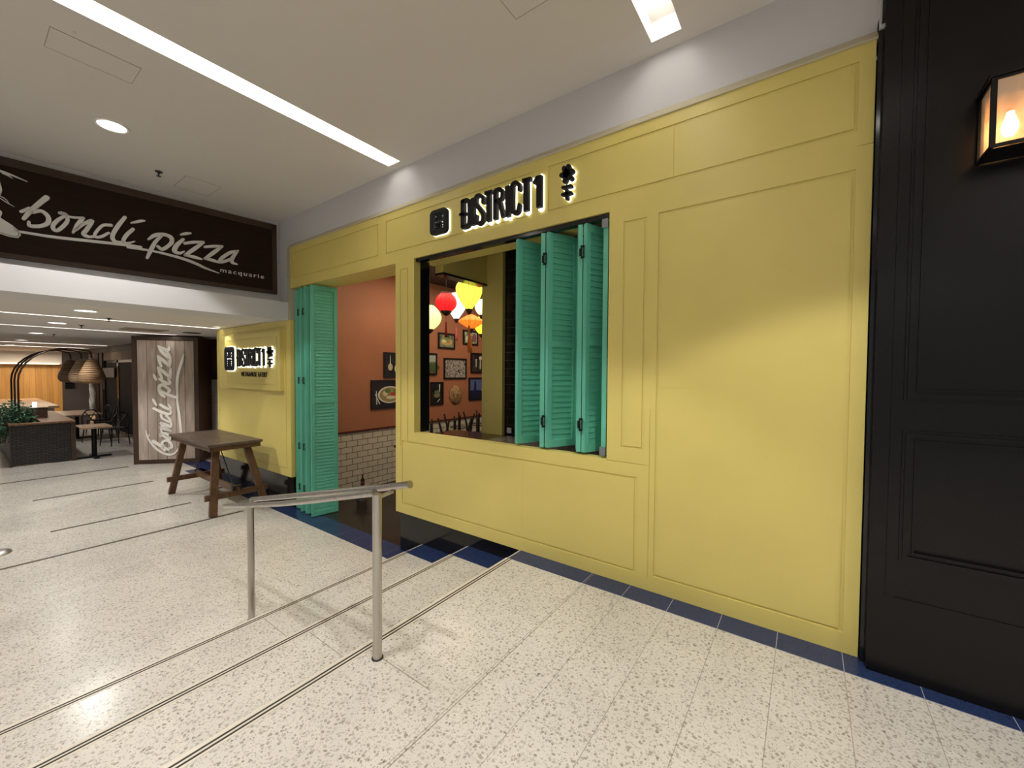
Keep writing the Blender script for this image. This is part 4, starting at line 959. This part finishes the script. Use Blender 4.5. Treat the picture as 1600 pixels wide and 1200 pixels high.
npk = 6; pw_ = (PW-2*fw)/npk
for i in range(npk):
    MB().poly([(fw+pw_*i+.004, fw+.003), (fw+pw_*(i+1)-.004, fw+.003), (fw+pw_*(i+1)-.004, PH-fw-.003), (fw+pw_*i+.004, PH-fw-.003)], FP, -.04, -.012).obj('plank', mat('whitewashed_plank_%d' % (i % 3), rgb(*[(186, 170, 158), (174, 158, 145), (164, 148, 134)][i % 3]), .65, noise=((14, 14, 2.2), .22, 6)), ps)
def to_p(x, y): p = PP(x, y, A0, pn)-A0; return p.dot(pd), p.z
us = [p[0] for s in word_s for p in s]; vs0 = [p[1] for s in word_s for p in s]
base_lo, base_hi = to_p(262, 704), to_p(268, 541)
# word reads upward: source u decreases toward the right of the word (u runs left), so z grows with -u
ua, ub = max(us), min(us); kz = (base_hi[1]-base_lo[1])/(ua-ub)
xb = to_p(273, 640)[0]; xt_ = to_p(243, 640)[0]; kx = (xb-xt_)/(max(vs0)-min(vs0))
# slant of the source word (baseline drifts) is removed before rotating
sl = np.polyfit(us, vs0, 1)
mb = MB()
def rot(s, kk=1.): 
    out = []
    for u, v, w_ in s:
        dv = v-(sl[0]*u+sl[1]); out.append((to_p(258, 640)[0]-dv*kx*1.35, base_lo[1]+(ua-u)*kz, w_*math.sqrt(kz*kx)*1.6*kk))
    return out
M_LET2 = mat('white_letter_face', rgb(244, 240, 232), .5)
for nm_, ks_ in LET:
    mb = MB()
    for k_ in ks_: stroke(mb, rot(word_s[k_]), FP, -.012, .012)
    mb.obj(nm_, M_LET2, ps)
mb = MB()
for q in px_strokes([[(800,620,36),(770,330,40),(740,120,36),(725,-20,30)]], 10.91, 210, 620, to_p): stroke(mb, q, FP, -.012, .010)
for q in px_strokes([[(735,985,34),(730,800,40),(740,640,44),(780,480,44),(820,350,34),(848,250,8)], [(800,470,20),(835,370,8)]], 10.91, 210, 530, to_p): stroke(mb, q, FP, -.012, .010)
mb.obj('underline_stroke', M_LET2, ps)
mb = MB()
for q in px_strokes([[(200,575,10),(225,680,22),(290,790,28),(400,905,32),(520,970,34),(620,985,34),(700,950,26),(770,860,20)], [(235,690,10),(262,660,14),(250,640,10)]], 10.91, 210, 620, to_p): stroke(mb, q, FP, -.012, .010)
mb.obj('curved_stroke', M_LET2, ps)

# timber wall and tiled kiosk behind the pillar, between it and the yellow wall
m = MB(); m.box(-12.2, 3.72, FL, -8.8, 3.85, LZ); struct('wall_timber', m, M_TIMBER)
q = PY(331, 583, 3.5)
kx0 = PY(325, 600, 3.55).x; kz_ = PY(330, 593, 3.55).z
kt = thing('tiled_kiosk', 'narrow white tiled counter end with a dark top beside the yellow wall', 'counter', (kx0+.4, 3.6, FL))
MB().box(kx0, 3.55, FL, -8.81, 3.70, kz_).obj('base', M_TWHITE, kt); MB().bbox(kx0-.03, 3.53, kz_, -8.81, 3.71, kz_+.19, .004).obj('dark_top', mat('kiosk_top', rgb(48, 44, 42), .4), kt)

# ------------------------------------------------------------------ CAFE AT FAR LEFT
WY = 3.02
m = MB(); m.box(-26, WY+.9, FL, -12.2, WY+1.0, LZ); struct('wall_cafe_back', m, mat('cafe_dark_wall', rgb(30, 22, 18), .5))
m = MB(); m.box(-24, WY, 2.13, -12.0, WY+.12, LZ-.001); m.box(-19.6, WY-.02, FL, -19.2, WY+.12, 2.13); struct('trim_17', m, M_DKFR)
m = MB(); m.box(-24, WY+.02, 1.86, -12.0, WY+.10, 2.13); struct('trim_18', m, M_FASC)
m = MB(); m.box(-26.1, -3, FL, -26, 5, 1.78); struct('wall_cafe_end', m, M_OAKW)
m = MB(); m.box(-26.1, -3, 1.78, -25.6, 5, LZ); struct('wall_cafe_upper', m, M_WHITE)
tag(MB().box(-25.6, -2.5, 1.77, -25.57, 2.72, 1.79).obj('light_trough', mat('trough_glow', (1, .9, .7, 1), .5, emit=(1, .88, .68, 1), es=3)), 'thin warm light line at the top of the golden timber wall', 'light')
# grey partition with dark slots, black doorways
m = MB(); m.box(-21.6, 2.35, FL, -21.5, WY, 2.2); struct('wall_partition', m, mat('grey_partition', rgb(112, 98, 88), .6))
def fr(x0, x1, y0, y1, X): a = PX(x0, y0, X); b = PX(x1, y1, X); return a.y, b.y, b.z, a.z
m = MB()
for k in range(4):
    a = PX(102, 595+k*3.2, -21.48); b = PX(117, 597+k*3.2, -21.48); m.box(-21.5, a.y, b.z, -21.47, b.y, a.z)
tag(m.obj('wall_vent', M_BLACK), 'black slotted vent on the grey partition below the pendant baskets', 'vent')
db = thing('glass_door', 'black framed dark glass doors under the weathered fascia', 'door', (-15.5, WY+.1, FL))
for x0, x1 in ((-19.2, -17.4), (-17.35, -15.6), (-15.5, -13.8), (-13.75, -12.0)):
    m = MB()
    for a, b in ((x0, x0+.08), (x1-.08, x1)): m.box(a, WY+.04, FL, b, WY+.09, 1.86)
    m.box(x0, WY+.04, 1.78, x1, WY+.09, 1.86); m.box(x0, WY+.04, FL, x1, WY+.09, FL+.12); o = m.obj('door_leaf', M_BLACK, db)
    MB().box(x0+.08, WY+.06, FL+.12, x1-.08, WY+.07, 1.78).obj('pane', mat('dark_glass', (.006, .006, .008, 1), .6, spec=.1), o)
a = PY(162, 575, WY+.03); b = PY(180, 590, WY+.03); b2 = PY(163.5, 608, WY+.03)
m = MB(); m.box(a.x, WY-.0, b.z, b.x, WY+.035, a.z); m.box(a.x, WY-.0, b2.z, b2.x, WY+.035, b.z)
tag(m.obj('notice_board', mat('grey_notice', rgb(120, 116, 108), .5)), 'grey notice board on the dark doors beside the timber pillar', 'notice')
# birch trunk
q0 = PY(147, 560, WY-.1); q1 = PY(148, 640, WY-.1)
bt = MB(); x = (q0.x+q1.x)/2
bt.tube([(x+.02*math.sin(k), WY-.15+.01*math.cos(k*2), FL+.6+(q0.z-FL-.6)*k/10) for k in range(11)], [.09, .08, .09, .075, .08, .07, .08, .07, .065, .06, .06], 12)
bm_ = mat('birch_bark', rgb(205, 198, 184), .7, noise=((6, 6, 3), .75, 5))
tag(bt.obj('birch_trunk', bm_), 'white peeling birch trunk fixed against the brown cafe post', 'trunk')
m = MB(); m.box(x-.3, WY-.05, FL, x+.3, WY+.02, 2.13); struct('trim_19', m, M_DKFR)

# planter
pl = thing('planter_box', 'dark wicker planter divider with a wooden top at the cafe entrance', 'planter', (-13.6, 1.12, FL))
PZ1 = .40
m = MB(); m.box(-13.10, .70, FL+.02, -13.06, 1.53, PZ1); m.box(-16.5, .70, FL+.02, -13.10, .73, PZ1); m.box(-16.5, 1.50, FL+.02, -13.10, 1.53, PZ1); m.obj('wicker_panel', M_WICKER, pl)
MB().box(-13.08, 1.53, FL, -13.02, 1.60, PZ1).obj('corner_post', M_DKFR, pl); MB().box(-13.08, .68, FL, -13.05, .70, PZ1).obj('corner_post', M_DKFR, pl)
m = MB(); m.bbox(-16.5, .67, PZ1, -13.0, .76, PZ1+.04, .004); m.bbox(-16.5, 1.12, PZ1, -13.0, 1.60, PZ1+.04, .004); m.bbox(-13.14, .76, PZ1, -13.0, 1.12, PZ1+.04, .004); m.obj('top_rail', mat('planter_top_wood', rgb(120, 86, 58), .45, noise=((3, 20, 10), .25, 4)), pl)
m = MB(); m.box(-16.4, .73, PZ1-.12, -13.12, 1.5, PZ1-.05); m.obj('soil', mat('soil', rgb(30, 22, 16), .9), pl)
def bush(cx, cy, cz, lx, ly, lz, n, label, seed, s0=.07):
    rnd = random.Random(seed); t = thing('leafy_plant', label, 'plant', (cx, cy, cz), 'plants in the wicker planter')
    m = MB(); st = MB()
    for i in range(n):
        a = rnd.random()*2*math.pi; rr = math.sqrt(rnd.random()); z = rnd.random()
        p = Vector((cx+lx*rr*math.cos(a), cy+ly*rr*math.sin(a), cz+lz*z*(1-.45*rr*rr)))
        if rnd.random() < .25: p.z -= lz*.25
        d = Vector((rnd.uniform(-1, 1), rnd.uniform(-1, 1), rnd.uniform(-.5, .5))).normalized(); s_ = s0*rnd.uniform(.6, 1.3); sd = d.cross(Vector((0, 0, 1))).normalized()*s_*.32; up = Vector((0, 0, s_*.12))
        m.m = rnd.randint(0, 1)
        m.add([p, p+d*s_*.4+sd+up, p+d*s_, p+d*s_*.4-sd+up], [(0, 1, 2), (0, 2, 3)])
    for k in range(14):
        a = rnd.random()*6.28; st.tube([(cx+lx*.3*math.cos(a), cy+ly*.3*math.sin(a), cz-.06), (cx+lx*.7*math.cos(a), cy+ly*.7*math.sin(a), cz+lz*.7)], .004, 5)
    m.obj('foliage', [mat('leaf_green', rgb(74, 126, 84), .5), mat('leaf_dark', rgb(38, 82, 58), .5)], t); st.obj('stems', mat('stem', rgb(60, 70, 40), .6), t)
bush(-13.55, .78, .33, .42, .30, .60, 900, 'dense green leafy plant spilling over the near end of the wicker planter', 1)
bush(-14.7, .84, .33, .5, .24, .5, 480, 'green leafy plant further back in the wicker planter', 2)
bush(-13.25, .60, .10, .2, .12, .35, 220, 'trailing green plant hanging over the left side of the planter', 3, .06)
# arched pendant lamps
for i, (xa, yb_, lab) in enumerate(((-13.35, 1.92, 'arched dark pole lamp with woven basket shade, nearest of three'), (-14.15, 1.86, 'arched dark pole lamp with woven basket shade, middle of three'), (-14.95, 1.78, 'arched dark pole lamp with woven basket shade, farthest of three'))):
    t = thing('arched_lamp', lab, 'lamp', (xa, .83, PZ1-.1), 'arched basket lamps over the planter')
    y0 = .83; R_ = .72; zt_ = 2.02
    pts = [(xa, y0, PZ1-.1), (xa, y0, zt_-R_)]+[(xa, y0+R_-R_*math.cos(a), zt_-R_+R_*math.sin(a)) for a in np.linspace(0, math.pi/2, 9)[1:]]+[(xa, yb_-.12, zt_-.02), (xa, yb_-.03, zt_-.05), (xa, yb_, zt_-.12), (xa, yb_, zt_-.2)]
    MB().tube(pts, .017, 10).obj('pole', mat('dark_bronze_pole', rgb(46, 32, 26), .35, .5), t)
    MB().tube([(xa, yb_, zt_-.2), (xa, yb_, 1.74)], .005, 6).obj('cord', M_HINGE, t)
    prof = [(.03, 1.80), (.075, 1.77), (.115, 1.70), (.165, 1.58), (.21, 1.46), (.228, 1.38), (.215, 1.30), (.17, 1.25), (.10, 1.235)]
    prof = [(r, z-FL+FL) for r, z in prof]
    m = MB(); m.lathe(prof, (xa, yb_, 0), 28)
    o = m.obj('shade', mat(['basket_tan', 'basket_pale', 'basket_brown'][i], rgb(*[(150, 118, 82), (168, 142, 108), (110, 86, 62)][i]), .7, noise=((3, 3, 60), .5, 3), bump=(50, .5)), t)
    m = MB()
    for k in range(10):
        zz = 1.27+k*.05; rr = np.interp(zz, [p[1] for p in prof[::-1]], [p[0] for p in prof[::-1]]); m.tube([(xa+(rr+.003)*math.cos(a), yb_+(rr+.003)*math.sin(a), zz+.02*math.cos(a)) for a in np.linspace(0, 2*math.pi, 25)], .005, 5, False)
    m.obj('weave', mat('basket_weave_dark', rgb(92, 68, 44), .7), o)
# cafe tables, chairs, counters
def cafe_table(x0, y0, x1, y1, z, label, topm=M_CAFTOP, ped=True):
    t = thing('cafe_table', label, 'table', ((x0+x1)/2, (y0+y1)/2, FL), 'cafe tables behind the planter')
    MB().bbox(x0, y0, z-.04, x1, y1, z, .005).obj('tabletop', topm, t); cx, cy = (x0+x1)/2, (y0+y1)/2
    m = MB(); m.tube([(cx, cy, FL+.03), (cx, cy, z-.04)], .045, 12); m.box(cx-.05, cy-.05, z-.07, cx+.05, cy+.05, z-.04); m.obj('pedestal', M_HINGE, t)
    m = MB(); m.beam((cx-.28, cy, FL+.02), (cx+.28, cy, FL+.02), .08, .035); m.beam((cx, cy-.28, FL+.02), (cx, cy+.28, FL+.02), .08, .035); m.obj('foot', M_HINGE, t)
    return t
q = PZ(176, 665, .28)
cafe_table(q.x-.75, 1.66, q.x, q.y, .28, 'pale wood table next to the wicker planter')
cafe_table(-18.2, 1.75, -16.3, 2.55, .30, 'long pale wood table behind the first one', topm=M_CAFTOP)
def cafe_chair(label):
    t = thing('cafe_chair', label, 'chair', (0, 0, FL), 'black cafe chairs')
    wd = mat('black_chair', (.010, .010, .010, 1), .35)
    MB().bbox(-.2, -.2, .44, .2, .2, .47, .01).obj('seat', wd, t)
    for a, b in ((-1, -1), (1, -1), (-1, 1), (1, 1)): MB().tube([(a*.17, b*.17, .45), (a*.21, b*.21, 0.0)], [.018, .012], 8).obj('leg', wd, t)
    MB().tube([tuple(p) for p in smooth_pts([(-.19, .18, .45), (-.19, .23, .70), (-.10, .25, .86), (0, .255, .88), (.10, .25, .86), (.19, .23, .70), (.19, .18, .45)], 5)], .014, 8).obj('back_frame', wd, t)
    MB().tube([(-.12, .2, .46), (.12, .25, .84)], .010, 6).tube([(.12, .2, .46), (-.12, .25, .84)], .010, 6).obj('cross_brace', wd, t)
    return t
c0_ = cafe_chair('black cross-back chair at the near pale table, nearest the pillar sign')
for ch in c0_.children: ch.matrix_parent_inverse = Matrix.Identity(4)
CC = [(-14.9, 2.55, -1.2, None), (-15.9, 2.35, 1.9, 'black cross-back chair behind the near pale table'), (-16.9, 2.68, -.4, 'black cross-back chair by the long table under the notice board'), (-17.8, 2.68, .3, 'black cross-back chair farthest along the long table')]
for i, (x, y, r, l) in enumerate(CC):
    if i == 0: c0_.location = (x, y, FL+.001); c0_.rotation_euler = (0, 0, r)
    else: dup(c0_, (x, y, FL+.001), r, l)
# brown service box and bench tops behind planter
a = PX(44, 690-32, -14.6); 
t = thing('service_station', 'dark brown box station standing on the planter top', 'cabinet', (-14.4, 1.35, PZ1+.04))
pa_ = PX(48, 638, -14.3); pb_ = PX(75, 657, -14.3)
MB().bbox(-14.9, pa_.y, PZ1+.041, -14.3, pb_.y, max(pa_.z, .62), .004).obj('body', mat('brown_box', rgb(64, 40, 26), .5), t)
MB().bbox(-14.93, pa_.y-.02, max(pa_.z, .62), -14.27, pb_.y+.02, max(pa_.z, .62)+.02, .004).obj('lid', M_CAFTOP, t)
qz = PX(54, 632, -14.5)
tl_ = thing('table_lamp', 'tiny bright white lamp standing on the brown box', 'lamp', (-14.5, qz.y, .66))
MB().lathe([(.03, .0), (.035, .11), (.03, .13), (.001, .13)], (-14.5, qz.y, .661), 12).obj('shade', mat('tiny_lamp_glow', (1, .95, .85, 1), .5, emit=(1, .92, .8, 1), es=6), tl_)
MB().lathe([(.001, 0), (.04, 0), (.04, .01), (.02, .014)], (-14.5, qz.y, .649), 12).obj('base', M_STEEL, tl_)
t = thing('bench_counter', 'long pale wood counter in front of the golden timber wall', 'counter', (-22, 1.6, FL))
MB().bbox(-24.6, .3, .35, -19.0, 2.0, .42, .005).obj('worktop', M_CAFTOP, t); MB().box(-24.5, .4, FL, -19.1, 1.9, .35).obj('base', mat('counter_base', rgb(150, 140, 128), .6), t)
# white column at far left edge, queue post base
m = MB(); m.box(-13.4, -.3, FL, -12.6, .47, LZ); struct('wall_pillar', m, M_WHITE)
q = PZ(-4, 866, FL)
t = thing('barrier_post', 'round steel disc base of a barrier post at the left picture edge', 'barrier post', (q.x, q.y, FL))
MB().lathe([(.001, .03), (.10, .028), (.15, .012), (.155, 0)], (q.x-.02, q.y-.05, FL), 32).obj('base', M_STEEL, t)
MB().tube([(q.x-.02, q.y-.05, FL+.02), (q.x-.02, q.y-.05, FL+.95)], .02, 16).obj('pole', M_STEEL, t)
